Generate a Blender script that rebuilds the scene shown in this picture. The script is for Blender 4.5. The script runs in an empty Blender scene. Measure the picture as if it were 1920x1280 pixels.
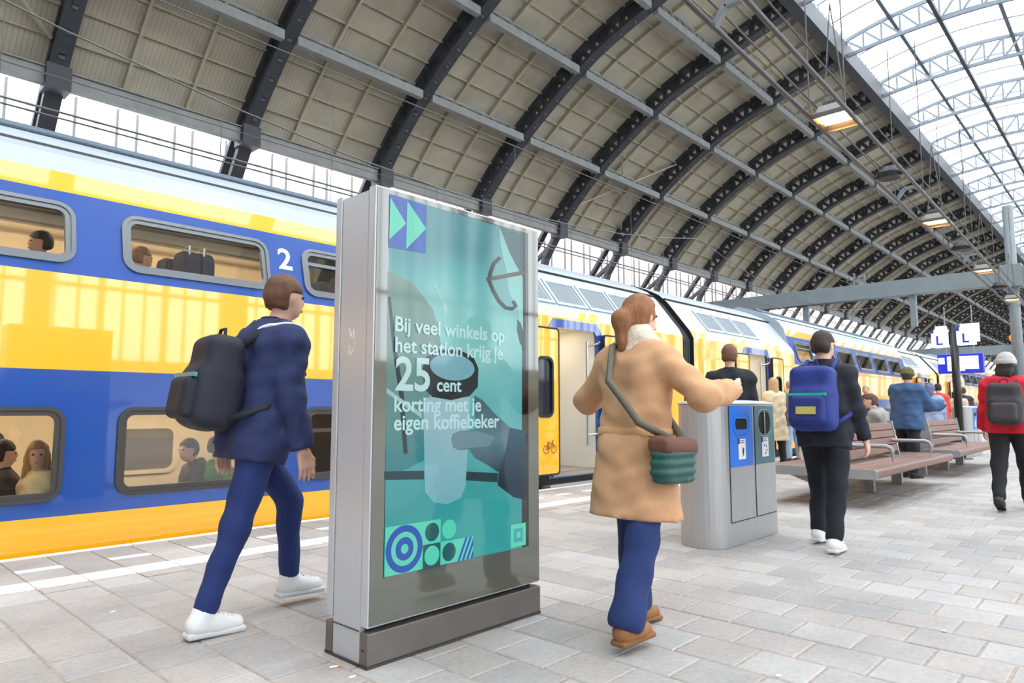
import bpy, math, random
import numpy as np
from mathutils import Vector, Matrix
from mathutils.geometry import tessellate_polygon
random.seed(7)
scene = bpy.context.scene
COL = scene.collection
# ------------------------------------------------------------------ camera
# X runs along the train, Y across the tracks, Z up; the lens stands over (0, 0)
F_PX, EYE, HORIZON, VANISH = 1280.0, 1.12, 767.0, 2165.0
PITCH = math.atan((HORIZON - 640) / F_PX)
YAW = math.atan((VANISH - 960) / math.hypot(F_PX, HORIZON - 640))
cam_data = bpy.data.cameras.new('camera'); cam_data.sensor_width = 36; cam_data.lens = 36 * F_PX / 1920
cam_data.clip_end = 2000; cam_data.clip_start = 0.05
cam = bpy.data.objects.new('camera', cam_data); COL.objects.link(cam)
cam.location = (0, 0, EYE); cam.rotation_euler = (math.pi / 2 + PITCH, 0, YAW - math.pi / 2)
scene.camera = cam
# ------------------------------------------------------------------ sky, exposure
world = bpy.data.worlds.new('overcast_sky'); scene.world = world; world.use_nodes = True
bgn = world.node_tree.nodes['Background']
bgn.inputs['Color'].default_value = (0.93, 0.97, 1.0, 1); bgn.inputs['Strength'].default_value = 7.0
scene.view_settings.view_transform = 'Standard'; scene.view_settings.look = 'None'
scene.view_settings.gamma = 1; scene.view_settings.use_curve_mapping = False
scene.view_settings.exposure = -0.05
scene.cycles.use_denoising = True
scene.cycles.max_bounces = 7; scene.cycles.diffuse_bounces = 4; scene.cycles.glossy_bounces = 3
scene.cycles.transparent_max_bounces = 12; scene.cycles.caustics_reflective = False; scene.cycles.caustics_refractive = False
scene.cycles.sample_clamp_indirect = 6

# ------------------------------------------------------------------ measuring helpers
_F = np.array([math.cos(YAW) * math.cos(PITCH), math.sin(YAW) * math.cos(PITCH), math.sin(PITCH)])
_R = np.array([math.sin(YAW), -math.cos(YAW), 0.0]); _U = np.cross(_R, _F); _O = np.array([0, 0, EYE])
def ray(x, y): return _F * F_PX + _R * (x - 960) - _U * (y - 640)
def onz(x, y, z=0.0): d = ray(x, y); return _O + d * (z - EYE) / d[2]
def ony(x, y, Y): d = ray(x, y); return _O + d * Y / d[1]
def onx(x, y, X): d = ray(x, y); return _O + d * X / d[0]
def atd(x, y, dist): d = ray(x, y); return _O + d * dist / F_PX

# ------------------------------------------------------------------ materials
def lin(c):
    return tuple((v / 255 / 12.92 if v / 255 <= .04045 else ((v / 255 + .055) / 1.055) ** 2.4) for v in c) + (1,)
MATS = {}
def mat(name, rgb, rough=.6, metal=0.0, coat_ior=1.5, var=.0, vscale=6.0, bump=0.0, bscale=40.0, coat=0.0, emit=0.0, emit_rgb=None, stretch=None, spec=.5):
    if name in MATS: return MATS[name]
    m = bpy.data.materials.new(name); m.use_nodes = True; nt = m.node_tree; p = nt.nodes['Principled BSDF']
    p.inputs['Base Color'].default_value = lin(rgb); p.inputs['Roughness'].default_value = rough
    p.inputs['Metallic'].default_value = metal; p.inputs['Coat Weight'].default_value = coat
    p.inputs['Coat Roughness'].default_value = .03; p.inputs['Coat IOR'].default_value = coat_ior; p.inputs['Specular IOR Level'].default_value = spec
    if emit:
        p.inputs['Emission Color'].default_value = lin(emit_rgb or rgb); p.inputs['Emission Strength'].default_value = emit
    if var or bump:
        tc = nt.nodes.new('ShaderNodeTexCoord'); mp = nt.nodes.new('ShaderNodeMapping')
        nt.links.new(tc.outputs['Object'], mp.inputs['Vector'])
        if stretch: mp.inputs['Scale'].default_value = stretch
    if var:
        n = nt.nodes.new('ShaderNodeTexNoise'); n.inputs['Scale'].default_value = vscale; n.inputs['Detail'].default_value = 5
        nt.links.new(mp.outputs[0], n.inputs['Vector'])
        mx = nt.nodes.new('ShaderNodeMix'); mx.data_type = 'RGBA'; mx.blend_type = 'MULTIPLY'; mx.inputs['Factor'].default_value = 1
        mx.inputs[6].default_value = lin(rgb)
        cr = nt.nodes.new('ShaderNodeValToRGB'); cr.color_ramp.elements[0].position = .3; cr.color_ramp.elements[1].position = .7
        lo = 1 - var; cr.color_ramp.elements[0].color = (lo, lo, lo, 1); cr.color_ramp.elements[1].color = (1 + var * .3, 1 + var * .3, 1 + var * .3, 1)
        nt.links.new(n.outputs['Fac'], cr.inputs['Fac']); nt.links.new(cr.outputs['Color'], mx.inputs[7])
        nt.links.new(mx.outputs[2], p.inputs['Base Color'])
    if bump:
        n2 = nt.nodes.new('ShaderNodeTexNoise'); n2.inputs['Scale'].default_value = bscale; n2.inputs['Detail'].default_value = 4
        nt.links.new(mp.outputs[0], n2.inputs['Vector'])
        b = nt.nodes.new('ShaderNodeBump'); b.inputs['Strength'].default_value = bump; b.inputs['Distance'].default_value = .02
        nt.links.new(n2.outputs['Fac'], b.inputs['Height']); nt.links.new(b.outputs['Normal'], p.inputs['Normal'])
    MATS[name] = m; return m
def glass(name, tint=(235, 242, 245), refl=.12, rough=.02, haze=0.0):
    """thin pane: mostly clear, mirror part grows at grazing angles"""
    if name in MATS: return MATS[name]
    m = bpy.data.materials.new(name); m.use_nodes = True; nt = m.node_tree; nt.nodes.clear()
    out = nt.nodes.new('ShaderNodeOutputMaterial'); mx = nt.nodes.new('ShaderNodeMixShader')
    tr = nt.nodes.new('ShaderNodeBsdfTransparent'); tr.inputs['Color'].default_value = lin(tint)
    gl = nt.nodes.new('ShaderNodeBsdfGlossy'); gl.inputs['Roughness'].default_value = rough
    lw = nt.nodes.new('ShaderNodeFresnel'); ge = nt.nodes.new('ShaderNodeNewGeometry')     # same mirror share from both sides of the pane
    io = nt.nodes.new('ShaderNodeMath'); io.operation = 'MULTIPLY_ADD'; io.inputs[1].default_value = 1 / 1.5 - 1.5; io.inputs[2].default_value = 1.5
    nt.links.new(ge.outputs['Backfacing'], io.inputs[0]); nt.links.new(io.outputs[0], lw.inputs['IOR'])
    ma = nt.nodes.new('ShaderNodeMath'); ma.operation = 'ADD'; ma.inputs[1].default_value = refl; ma.use_clamp = True
    nt.links.new(lw.outputs[0], ma.inputs[0]); nt.links.new(ma.outputs[0], mx.inputs[0])
    src = tr
    if haze:
        m2 = nt.nodes.new('ShaderNodeMixShader'); m2.inputs[0].default_value = haze
        tl = nt.nodes.new('ShaderNodeBsdfTranslucent'); tl.inputs['Color'].default_value = (.9, .92, .95, 1)
        nt.links.new(tr.outputs[0], m2.inputs[1]); nt.links.new(tl.outputs[0], m2.inputs[2]); src = m2
    nt.links.new(src.outputs[0], mx.inputs[1]); nt.links.new(gl.outputs[0], mx.inputs[2]); nt.links.new(mx.outputs[0], out.inputs[0])
    MATS[name] = m; return m

# ------------------------------------------------------------------ mesh helpers
def link(name, mesh, parent=None):
    o = bpy.data.objects.new(name, mesh); COL.objects.link(o)
    if parent is not None: o.parent = parent; o.matrix_parent_inverse = Matrix.Translation(-Vector(ORG.get(parent.name, (0, 0, 0))))
    return o
ORG = {}
def tag(o, label=None, cat=None, group=None, kind=None):
    if label: o['label'] = label
    if cat: o['category'] = cat
    if group: o['group'] = group
    if kind: o['kind'] = kind
    return o
def empty(name, loc, label=None, cat=None, group=None, kind=None):
    """root of a thing, standing at its base; children are modelled in world coordinates"""
    o = bpy.data.objects.new(name, None); COL.objects.link(o); o.location = loc; o.empty_display_size = .2
    ORG[o.name] = tuple(loc)
    return tag(o, label, cat, group, kind)
def vunit(v): v = np.asarray(v, float); return v / max(np.linalg.norm(v), 1e-9)
class MB:
    def __init__(s): s.v = []; s.f = []; s.m = []
    def add(s, vs, fs, mi=0):
        b = len(s.v); s.v += [tuple(map(float, p)) for p in vs]; s.f += [tuple(b + i for i in f) for f in fs]; s.m += [mi] * len(fs); return s
    def box(s, x0, x1, y0, y1, z0, z1, mi=0):
        return s.add([(x, y, z) for z in (z0, z1) for y in (y0, y1) for x in (x0, x1)],
                     [(0, 2, 3, 1), (4, 5, 7, 6), (0, 1, 5, 4), (2, 6, 7, 3), (0, 4, 6, 2), (1, 3, 7, 5)], mi)
    def bar(s, a, b, w, h, up=(0, 0, 1), mi=0):
        a = np.asarray(a, float); b = np.asarray(b, float); d = vunit(b - a); sd = np.cross(d, up)
        if np.linalg.norm(sd) < 1e-6: sd = np.cross(d, (0, 1, 0))
        sd = vunit(sd); u = np.cross(sd, d); vs = []
        for p in (a, b):
            for i, j in ((-1, -1), (1, -1), (1, 1), (-1, 1)): vs.append(p + sd * i * w / 2 + u * j * h / 2)
        return s.add(vs, [(3, 2, 1, 0), (4, 5, 6, 7), (0, 1, 5, 4), (1, 2, 6, 5), (2, 3, 7, 6), (3, 0, 4, 7)], mi)
    def tube(s, path, r, n=10, mi=0, caps=True):
        path = [np.asarray(p, float) for p in path]; k = len(path); rr = r if hasattr(r, '__len__') else [r] * k
        ref = None; rings = []
        for i in range(k):
            d = vunit(path[min(i + 1, k - 1)] - path[max(i - 1, 0)])
            if ref is None: ref = np.array((0, 0, 1.)) if abs(d[2]) < .9 else np.array((1., 0, 0))
            sd = vunit(np.cross(d, ref)); u = np.cross(sd, d)
            rings.append([path[i] + rr[i] * (math.cos(2 * math.pi * j / n) * sd + math.sin(2 * math.pi * j / n) * u) for j in range(n)])
        vs = [p for g in rings for p in g]; fs = []
        for i in range(k - 1):
            for j in range(n): fs.append((i * n + j, i * n + (j + 1) % n, (i + 1) * n + (j + 1) % n, (i + 1) * n + j))
        if caps: fs += [tuple(range(n))[::-1], tuple((k - 1) * n + j for j in range(n))]
        return s.add(vs, fs, mi)
    def prism(s, poly, axis, c0, c1, mi=0):
        """outline of (a, b) pairs swept along an axis: x -> (y, z), y -> (x, z), z -> (x, y)"""
        def P(a, b, c): return {'x': (c, a, b), 'y': (a, c, b), 'z': (a, b, c)}[axis]
        n = len(poly); vs = [P(a, b, c0) for a, b in poly] + [P(a, b, c1) for a, b in poly]
        fs = [(i, (i + 1) % n, n + (i + 1) % n, n + i) for i in range(n)] + [tuple(range(n))[::-1], tuple(range(n, 2 * n))]
        return s.add(vs, fs, mi)
    def sheet(s, outer, holes, place, mi=0):
        """flat outline with holes, turned into 3-D by place(a, b)"""
        loops = [[Vector((a, b, 0)) for a, b in l] for l in [outer] + list(holes)]
        pts = [p for l in loops for p in l]
        return s.add([place(p.x, p.y) for p in pts], [tuple(t) for t in tessellate_polygon(loops)], mi)
    def ring(s, outer, inner, place0, place1, mi=0):
        """frame between two loops of equal count, with depth"""
        n = len(outer); vs = [place0(*p) for p in outer] + [place0(*p) for p in inner] + [place1(*p) for p in outer] + [place1(*p) for p in inner]; fs = []
        for i in range(n):
            j = (i + 1) % n
            fs += [(i, j, n + j, n + i), (2 * n + i, 3 * n + i, 3 * n + j, 2 * n + j), (i, 2 * n + i, 2 * n + j, j), (n + i, n + j, 3 * n + j, 3 * n + i)]
        return s.add(vs, fs, mi)
    def build(s, name, mats, parent=None, smooth=False, bevel=0.0, fix=True):
        me = bpy.data.meshes.new(name); me.from_pydata(s.v, [], s.f)
        for m in (mats if isinstance(mats, (list, tuple)) else [mats]): me.materials.append(m)
        me.polygons.foreach_set('material_index', s.m)
        if fix:
            import bmesh
            bm = bmesh.new(); bm.from_mesh(me); bmesh.ops.recalc_face_normals(bm, faces=bm.faces); bm.to_mesh(me); bm.free()
        if smooth: me.polygons.foreach_set('use_smooth', [True] * len(me.polygons))
        o = link(name, me, parent)
        if bevel:
            b = o.modifiers.new('edge', 'BEVEL'); b.width = bevel; b.segments = 2; b.limit_method = 'ANGLE'; b.angle_limit = .6
        return o
def again(o, parent=None, shift=None, name=None, scale=None):
    """another copy sharing the mesh"""
    c = bpy.data.objects.new(name or o.name.split('.')[0], o.data); COL.objects.link(c)
    c.parent = parent if parent is not None else o.parent
    c.matrix_parent_inverse = o.matrix_parent_inverse.copy()
    c.location = Vector(o.location) + Vector(shift or (0, 0, 0)); c.rotation_euler = o.rotation_euler; c.scale = scale or o.scale
    for m in o.modifiers:
        if m.type == 'BEVEL':
            b = c.modifiers.new('edge', 'BEVEL'); b.width = m.width; b.segments = m.segments; b.limit_method = 'ANGLE'; b.angle_limit = .6
    return c
def rrect(a0, a1, b0, b1, r, n=6):
    pts = []
    for cx_, cy_, t in ((a1 - r, b1 - r, 0), (a0 + r, b1 - r, 90), (a0 + r, b0 + r, 180), (a1 - r, b0 + r, 270)):
        for i in range(n + 1):
            t2 = math.radians(t + 90 * i / n); pts.append((cx_ + r * math.cos(t2), cy_ + r * math.sin(t2)))
    return pts
def circle(cx_, cy_, r, n=32, ry=None): return [(cx_ + r * math.cos(2 * math.pi * i / n), cy_ + (ry or r) * math.sin(2 * math.pi * i / n)) for i in range(n)]
def text_mesh(body, place, width=None, height=None, bold=0.0, space=1.0):
    """lettering as flat faces: returns (verts, faces) after fitting to a width or a height, lower left at 0, 0"""
    cu = bpy.data.curves.new('lettering', 'FONT'); cu.body = body; cu.offset = bold; cu.space_character = space; cu.resolution_u = 4
    o = bpy.data.objects.new('lettering', cu); COL.objects.link(o)
    dg = bpy.context.evaluated_depsgraph_get(); me = bpy.data.meshes.new_from_object(o.evaluated_get(dg))
    v = np.array([p.co[:] for p in me.vertices]); f = [tuple(p.vertices) for p in me.polygons]
    bpy.data.objects.remove(o); bpy.data.curves.remove(cu); bpy.data.meshes.remove(me)
    x0 = v[:, 0].min(); k = width / (v[:, 0].max() - x0) if width else height / .73
    return [place((p[0] - x0) * k, p[1] * k) for p in v], f
# ================================================================== platform
def paving_mat(name, base, brick=False):
    m = bpy.data.materials.new(name); m.use_nodes = True; nt = m.node_tree; p = nt.nodes['Principled BSDF']; N = nt.nodes.new; L = nt.links.new
    p.inputs['Roughness'].default_value = .62; p.inputs['Specular IOR Level'].default_value = .35
    oi = N('ShaderNodeObjectInfo'); ge = N('ShaderNodeNewGeometry'); ad = N('ShaderNodeMath'); ad.operation = 'ADD'; fr = N('ShaderNodeMath'); fr.operation = 'FRACT'
    L(oi.outputs['Random'], ad.inputs[0]); L(ge.outputs['Random Per Island'], ad.inputs[1]); L(ad.outputs[0], fr.inputs[0])
    cr = N('ShaderNodeValToRGB'); cr.color_ramp.elements[0].color = lin([c * .93 for c in base]); cr.color_ramp.elements[1].color = lin([min(255, c * 1.04) for c in base])
    e = cr.color_ramp.elements.new(.5); e.color = lin((base[0], base[1] * .975, base[2] * .955))
    L(fr.outputs[0], cr.inputs['Fac'])
    n = N('ShaderNodeTexNoise'); n.inputs['Scale'].default_value = 1.1; n.inputs['Detail'].default_value = 8; n.inputs['Roughness'].default_value = .65
    L(ge.outputs['Position'], n.inputs['Vector'])
    c2 = N('ShaderNodeValToRGB'); c2.color_ramp.elements[0].position = .3; c2.color_ramp.elements[0].color = (.72, .72, .73, 1); c2.color_ramp.elements[1].position = .62; c2.color_ramp.elements[1].color = (1, 1, 1, 1)
    L(n.outputs['Fac'], c2.inputs['Fac'])
    n3 = N('ShaderNodeTexNoise'); n3.inputs['Scale'].default_value = 38; n3.inputs['Detail'].default_value = 3; L(ge.outputs['Position'], n3.inputs['Vector'])
    c3 = N('ShaderNodeValToRGB'); c3.color_ramp.elements[0].position = .3; c3.color_ramp.elements[0].color = (.86, .86, .86, 1); c3.color_ramp.elements[1].position = .6; c3.color_ramp.elements[1].color = (1, 1, 1, 1)
    L(n3.outputs['Fac'], c3.inputs['Fac'])
    mx = N('ShaderNodeMix'); mx.data_type = 'RGBA'; mx.blend_type = 'MULTIPLY'; mx.inputs['Factor'].default_value = 1
    L(cr.outputs['Color'], mx.inputs[6]); L(c2.outputs['Color'], mx.inputs[7])
    m3 = N('ShaderNodeMix'); m3.data_type = 'RGBA'; m3.blend_type = 'MULTIPLY'; m3.inputs['Factor'].default_value = 1
    L(mx.outputs[2], m3.inputs[6]); L(c3.outputs['Color'], m3.inputs[7]); L(m3.outputs[2], p.inputs['Base Color'])
    b = N('ShaderNodeBump'); b.inputs['Strength'].default_value = .25; b.inputs['Distance'].default_value = .01; L(n3.outputs['Fac'], b.inputs['Height']); L(b.outputs['Normal'], p.inputs['Normal'])
    MATS[name] = m; return m
M_PAVE = paving_mat('concrete_paver', (176, 173, 171))
M_SAND = mat('joint_sand', (168, 152, 142), .9, var=.35, vscale=30)
M_WHITE = mat('white_road_paint', (236, 235, 232), .55, var=.12, vscale=25)
M_DARKC = mat('dark_concrete', (70, 68, 66), .9, var=.3, vscale=5)
EDGE_Y = 6.35
floor = MB().box(-22, 30, -4, EDGE_Y - .02, -.5, -.005).build('floor', M_SAND)
tag(floor, 'grey concrete paved station platform with sandy joints', kind='structure')
PX, PY = .2922, .3
pv = MB(); a, b, c = PX / 2 - .005, PY / 2 - .005, .007
pv.add([(-a, -b, -.03), (a, -b, -.03), (a, b, -.03), (-a, b, -.03), (-a, -b, -.004), (a, -b, -.004), (a, b, -.004), (-a, b, -.004),
        (-a + c, -b + c, 0), (a - c, -b + c, 0), (a - c, b - c, 0), (-a + c, b - c, 0)],
       [(0, 1, 5, 4), (1, 2, 6, 5), (2, 3, 7, 6), (3, 0, 4, 7), (4, 5, 9, 8), (5, 6, 10, 9), (6, 7, 11, 10), (7, 4, 8, 11), (8, 9, 10, 11)])
PV_V, PV_F = list(pv.v), list(pv.f)
paver = pv.build('paver', M_PAVE, floor, fix=False)
def seen(P, mx=60):
    d = np.array(P, float) - _O; k = d @ _F
    if k < .1: return False
    x, y = 960 + F_PX * (d @ _R) / k, 640 - F_PX * (d @ _U) / k
    return -mx < x < 1920 + mx and -mx < y < 1280 + mx
spots = []
for i in range(-24, 100):
    xc = 3.226 + PX * (i - 7) + PX / 2
    for j in range(0, 31):
        yc = 5.17 - PY / 2 - PY * j + (PY / 2 if i % 2 else 0) - (PY / 2)
        if yc + PY / 2 > 5.19: continue
        spots.append((seen((xc, yc, 0)), math.hypot(xc, yc), xc, yc))
spots.sort(key=lambda t: (not t[0], t[1]))
rest = MB(); first = True
for k, (s_, d_, xc, yc) in enumerate(spots):
    z = random.uniform(-.002, .001)
    if k < 300:
        o = paver if first else again(paver); first = False
        o.location = (xc, yc, z); o.rotation_euler = (random.uniform(-.002, .002), random.uniform(-.002, .002), 0)
    else:
        rest.add([(v[0] + xc, v[1] + yc, v[2] + z) for v in PV_V], PV_F)
for i in range(-24, 100, 2):      # half pavers that close every second course against the white strip
    xc = 3.226 + PX * (i - 7) + PX / 2
    rest.box(xc - a, xc + a, 5.03, 5.16, -.03, 0)
tag(rest.build('paver_field', M_PAVE, floor, fix=False), kind='stuff')
# platform edge zone: ribbed guide tiles, slabs, painted dashes, white nosing
es = MB().box(-a, a, 5.43, 6.262, -.03, 0).build('edge_slab', M_PAVE, floor, bevel=.003)
tt = MB().box(-a, a, 5.195, 5.422, -.03, 0)
for r in range(6): tt.box(-a, a, 5.207 + r * .036, 5.207 + r * .036 + .02, 0, .004)
tt = tt.build('tactile_tile', M_WHITE, floor)
ds = MB().box(-a - .002, a + .002, 5.745, 5.835, 0, .0025).build('painted_dash', M_WHITE, floor)
fe = ft = fd = True
for i in range(-12, 92):
    xc = 3.226 + PX * (i - 7) + PX / 2
    o = es if fe else again(es); fe = False; o.location.x = xc
    o = tt if ft else again(tt); ft = False; o.location.x = xc
    if i % 2 == 0:
        o = ds if fd else again(ds); fd = False; o.location.x = xc
nose = MB().box(-.585, .585, 6.27, EDGE_Y, -.12, .004).build('edge_nosing', M_WHITE, floor, bevel=.004)
for i in range(-4, 27):
    o = nose if i == -4 else again(nose); o.location.x = 1.5 + 1.18 * i
far = MB().box(30, 320, -4, EDGE_Y, -.5, 0).box(-22, 320, -16, -4, -.5, 0)
M_FAR = mat('far_paving', (176, 173, 171), .62, var=.2, vscale=1.2)
far.build('platform_slab', M_FAR, floor)
side = MB().box(-22, 320, EDGE_Y - .25, EDGE_Y - .05, -1.1, -.125).build('platform_side', M_DARKC, floor)
bed = MB().box(-22, 320, EDGE_Y - .3, 40, -1.4, -1.05).build('track_bed', mat('ballast', (88, 80, 74), .95, var=.5, vscale=9, bump=1, bscale=14))
tag(bed, 'dark ballast bed under the train tracks', kind='structure')
M_RAIL = mat('rail_steel', (120, 105, 95), .4, metal=.8)
for y in (7.15, 8.59, 12.0, 13.44):
    MB().box(-22, 320, y - .036, y + .036, -1.05, -.9).build('rail', M_RAIL, bed)

# ================================================================== train shed roof
SC = 30.0; CY = 7.6            # measure of the arch, centre line of the hall
RIB0, RIBS = SC * .2119, SC * .2549
M_RIB = mat('dark_painted_iron', (62, 64, 70), .55, var=.18, vscale=3)
M_TAN = mat('tan_painted_steel', (176, 168, 146), .6, var=.12, vscale=3)
M_GIRD = mat('grey_painted_girder', (140, 141, 139), .6, var=.2, vscale=2)
M_TRUSS = mat('pale_painted_truss', (104, 114, 124), .5, var=.06, vscale=2)
def corrugated(name, rgb):
    m = mat(name, rgb, .7); nt = m.node_tree; p = nt.nodes['Principled BSDF']; N = nt.nodes.new; L = nt.links.new
    g = N('ShaderNodeNewGeometry'); sx = N('ShaderNodeSeparateXYZ'); L(g.outputs['Position'], sx.inputs[0])
    mu = N('ShaderNodeMath'); mu.operation = 'MULTIPLY'; mu.inputs[1].default_value = 1 / .17; L(sx.outputs['X'], mu.inputs[0])
    fr = N('ShaderNodeMath'); fr.operation = 'FRACT'; L(mu.outputs[0], fr.inputs[0])
    cr = N('ShaderNodeValToRGB'); cr.color_ramp.elements[0].color = lin([c * .72 for c in rgb]); cr.color_ramp.elements[1].position = .16; cr.color_ramp.elements[1].color = lin(rgb)
    L(fr.outputs[0], cr.inputs['Fac'])
    n = N('ShaderNodeTexNoise'); n.inputs['Scale'].default_value = .7; n.inputs['Detail'].default_value = 6; L(g.outputs['Position'], n.inputs['Vector'])
    c2 = N('ShaderNodeValToRGB'); c2.color_ramp.elements[0].position = .3; c2.color_ramp.elements[0].color = (.8, .79, .77, 1); c2.color_ramp.elements[1].position = .65; c2.color_ramp.elements[1].color = (1, 1, 1, 1)
    L(n.outputs['Fac'], c2.inputs['Fac'])
    mx = N('ShaderNodeMix'); mx.data_type = 'RGBA'; mx.blend_type = 'MULTIPLY'; mx.inputs['Factor'].default_value = 1
    L(cr.outputs['Color'], mx.inputs[6]); L(c2.outputs['Color'], mx.inputs[7]); L(mx.outputs[2], p.inputs['Base Color'])
    b = N('ShaderNodeBump'); b.inputs['Strength'].default_value = .5; b.inputs['Distance'].default_value = .03; L(fr.outputs[0], b.inputs['Height']); L(b.outputs['Normal'], p.inputs['Normal'])
    return m
M_SKIN = corrugated('corrugated_roof_sheet', (182, 174, 157))
CTRL = [(1.0, .42), (.95, .472), (.878, .535), (.80, .588), (.712, .640), (.64, .669), (.566, .693), (.5, .715), (.425, .737)]
def smooth_curve(P, n):
    P = np.array(P, float); t = np.arange(len(P)); Q = np.vstack([2 * P[0] - P[1], P, 2 * P[-1] - P[-2]]); out = []
    for u in np.linspace(0, len(P) - 1, 400):
        i = min(int(u), len(P) - 2); f = u - i; p0, p1, p2, p3 = Q[i:i + 4]
        out.append(.5 * (2 * p1 + (p2 - p0) * f + (2 * p0 - 5 * p1 + 4 * p2 - p3) * f * f + (3 * p1 - p0 - 3 * p2 + p3) * f ** 3))
    out = np.array(out); s = np.r_[0, np.cumsum(np.linalg.norm(np.diff(out, axis=0), axis=1))]
    return np.array([[np.interp(v, s, out[:, k]) for k in (0, 1)] for v in np.linspace(0, s[-1], n)])
NROW = 16
ARC = smooth_curve(CTRL, NROW + 1) * SC; ARC[:, 1] += EYE                       # lower chord, wall to skylight
tang = np.gradient(ARC, axis=0); tang /= np.linalg.norm(tang, axis=1)[:, None]
NORM = np.c_[-tang[:, 1], tang[:, 0]]; NORM *= np.sign(NORM[:, 1])[:, None]
DEPTH = 1.15
SKIN = ARC + NORM * DEPTH
LEG = np.array([(1.0 * SC, .42 * SC + EYE), (1.042 * SC, .361 * SC + EYE), (32.3, 8.5), (32.6, -1.0)])
def flip(p): return (2 * CY - p[0], p[1])
ceiling = MB()
ceil_root = None
def strip(mb, curve, x0, x1, mi=0):
    n = len(curve); mb.add([(x, y, z) for x in (x0, x1) for y, z in curve], [(i, i + 1, n + i + 1, n + i) for i in range(n - 1)], mi)
XS, XE = RIB0 - 4 * RIBS, RIB0 + 33 * RIBS
cl = MB(); strip(cl, [flip(p) for p in (SKIN + NORM * .06)[:7]], XS, XE); strip(cl, [flip(p) for p in (SKIN + NORM * .06)[13:]], XS, XE); strip(cl, SKIN + NORM * .08, XS, XE)
ceiling = cl.build('ceiling', M_SKIN); tag(ceiling, 'arched train shed roof of tan corrugated sheets on dark iron ribs', kind='structure')
# --- roof sheets: 48 to a bay, the nearest six bays one by one
field = MB(); BAY = RIBS / 3
for r in range(NROW):
    p, q, n = SKIN[r], SKIN[r + 1], (NORM[r] + NORM[r + 1]) / 2
    mb = MB(); e = .015
    y0, z0 = p + (q - p) * e; y1, z1 = p + (q - p) * (1 - e); ny, nz = n * .05; w = BAY - .04
    mb.add([(x, y + k * ny, z + k * nz) for x in (.02, w) for k in (0, 1) for y, z in ((y0, z0), (y1, z1))], [(0, 1, 3, 2), (4, 6, 7, 5), (0, 4, 5, 1), (2, 3, 7, 6), (0, 2, 6, 4), (1, 5, 7, 3)])
    proto = None
    for i in range(-4, 33):
        for k in range(3):
            x = RIB0 + i * RIBS + k * BAY
            if 0 <= i < 6 or (i == -1 and k == 2 and r < 8):
                if proto is None: proto = mb.build('roof_sheet', M_SKIN, ceiling); o = proto
                else: o = again(proto)
                o.location.x = x
            else: field.add([(v[0] + x, v[1], v[2]) for v in mb.v], mb.f)
tag(field.build('roof_sheet_field', M_SKIN, ceiling, fix=False), kind='stuff')
# --- tan secondary ribs and purlins under the sheets
SUB = SKIN - NORM * .10
def arc_bar(mb, curve, x, w, depth, nrm, mi=0):
    n = len(curve); vs = []
    for (y, z), (ny, nz) in zip(curve, nrm):
        for dx, k in ((-w / 2, 0), (w / 2, 0), (w / 2, 1), (-w / 2, 1)): vs.append((x + dx, y - ny * depth * k, z - nz * depth * k))
    fs = [(0, 1, 2, 3), tuple(4 * (n - 1) + j for j in (3, 2, 1, 0))]
    for i in range(n - 1):
        for j in range(4): fs.append((4 * i + j, 4 * i + 4 + j, 4 * i + 4 + (j + 1) % 4, 4 * i + (j + 1) % 4))
    mb.add(vs, fs, mi)
sr = MB(); arc_bar(sr, SKIN, 0, .13, .26, NORM); sr = sr.build('secondary_rib', M_TAN, ceiling)
pu = []
for r in range(1, NROW):
    if r % 4 == 0: pu.append(None); continue
    y, z = SKIN[r] - NORM[r] * .07; mb = MB(); mb.bar((.05, y, z), (RIBS - .05, y, z), .09, .15, up=(0, NORM[r][0], NORM[r][1])); pu.append(mb)
one = True; farb = MB()
pp = [None] * len(pu)
for i in range(-4, 33):
    x = RIB0 + i * RIBS
    for k in (1, 2):
        if i < 9:
            o = sr if one else again(sr); one = False; o.location.x = x + k * BAY
        else: arc_bar(farb, SKIN, x + k * BAY, .13, .26, NORM)
    for n_, mb in enumerate(pu):
        if mb is None: continue
        if -1 <= i < 9:
            if pp[n_] is None: pp[n_] = mb.build('purlin', M_TAN, ceiling); o = pp[n_]
            else: o = again(pp[n_])
            o.location.x = x
        else: farb.add([(v[0] + x, v[1], v[2]) for v in mb.v], mb.f)
tag(farb.build('far_purlins_and_ribs', M_TAN, ceiling, fix=False), kind='stuff')
# --- dark lattice ribs
def rib_chords(mb, mirror=False):
    g = (lambda p: flip(p)) if mirror else (lambda p: p); sg = -1 if mirror else 1
    nr = [(n[0] * sg, n[1]) for n in NORM]
    arc_bar(mb, [g(p) for p in ARC], 0, .62, -.22, nr); arc_bar(mb, [g(p) for p in SKIN], 0, .5, .24, nr)
    for a_, b_ in zip(LEG[:-1], LEG[1:]): mb.bar((0,) + tuple(g(a_)), (0,) + tuple(g(b_)), .3, .6, up=(1, 0, 0))
    out = [SKIN[0], (33.6, 11.0), (33.8, -1)]
    for a_, b_ in zip(out[:-1], out[1:]): mb.bar((0,) + tuple(g(a_)), (0,) + tuple(g(b_)), .24, .45, up=(1, 0, 0))
    ya, za = g(ARC[0]); mb.box(-.42, .42, ya - .45, ya + .45, za - .5, za + .45)
rib_m = MB(); rib_chords(rib_m)
bars = []
NB = 40
arcf = smooth_curve(CTRL, NB + 1) * SC; arcf[:, 1] += EYE; tf = np.gradient(arcf, axis=0); tf /= np.linalg.norm(tf, axis=1)[:, None]
nf = np.c_[-tf[:, 1], tf[:, 0]]; nf *= np.sign(nf[:, 1])[:, None]; skf = arcf + nf * DEPTH
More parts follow.
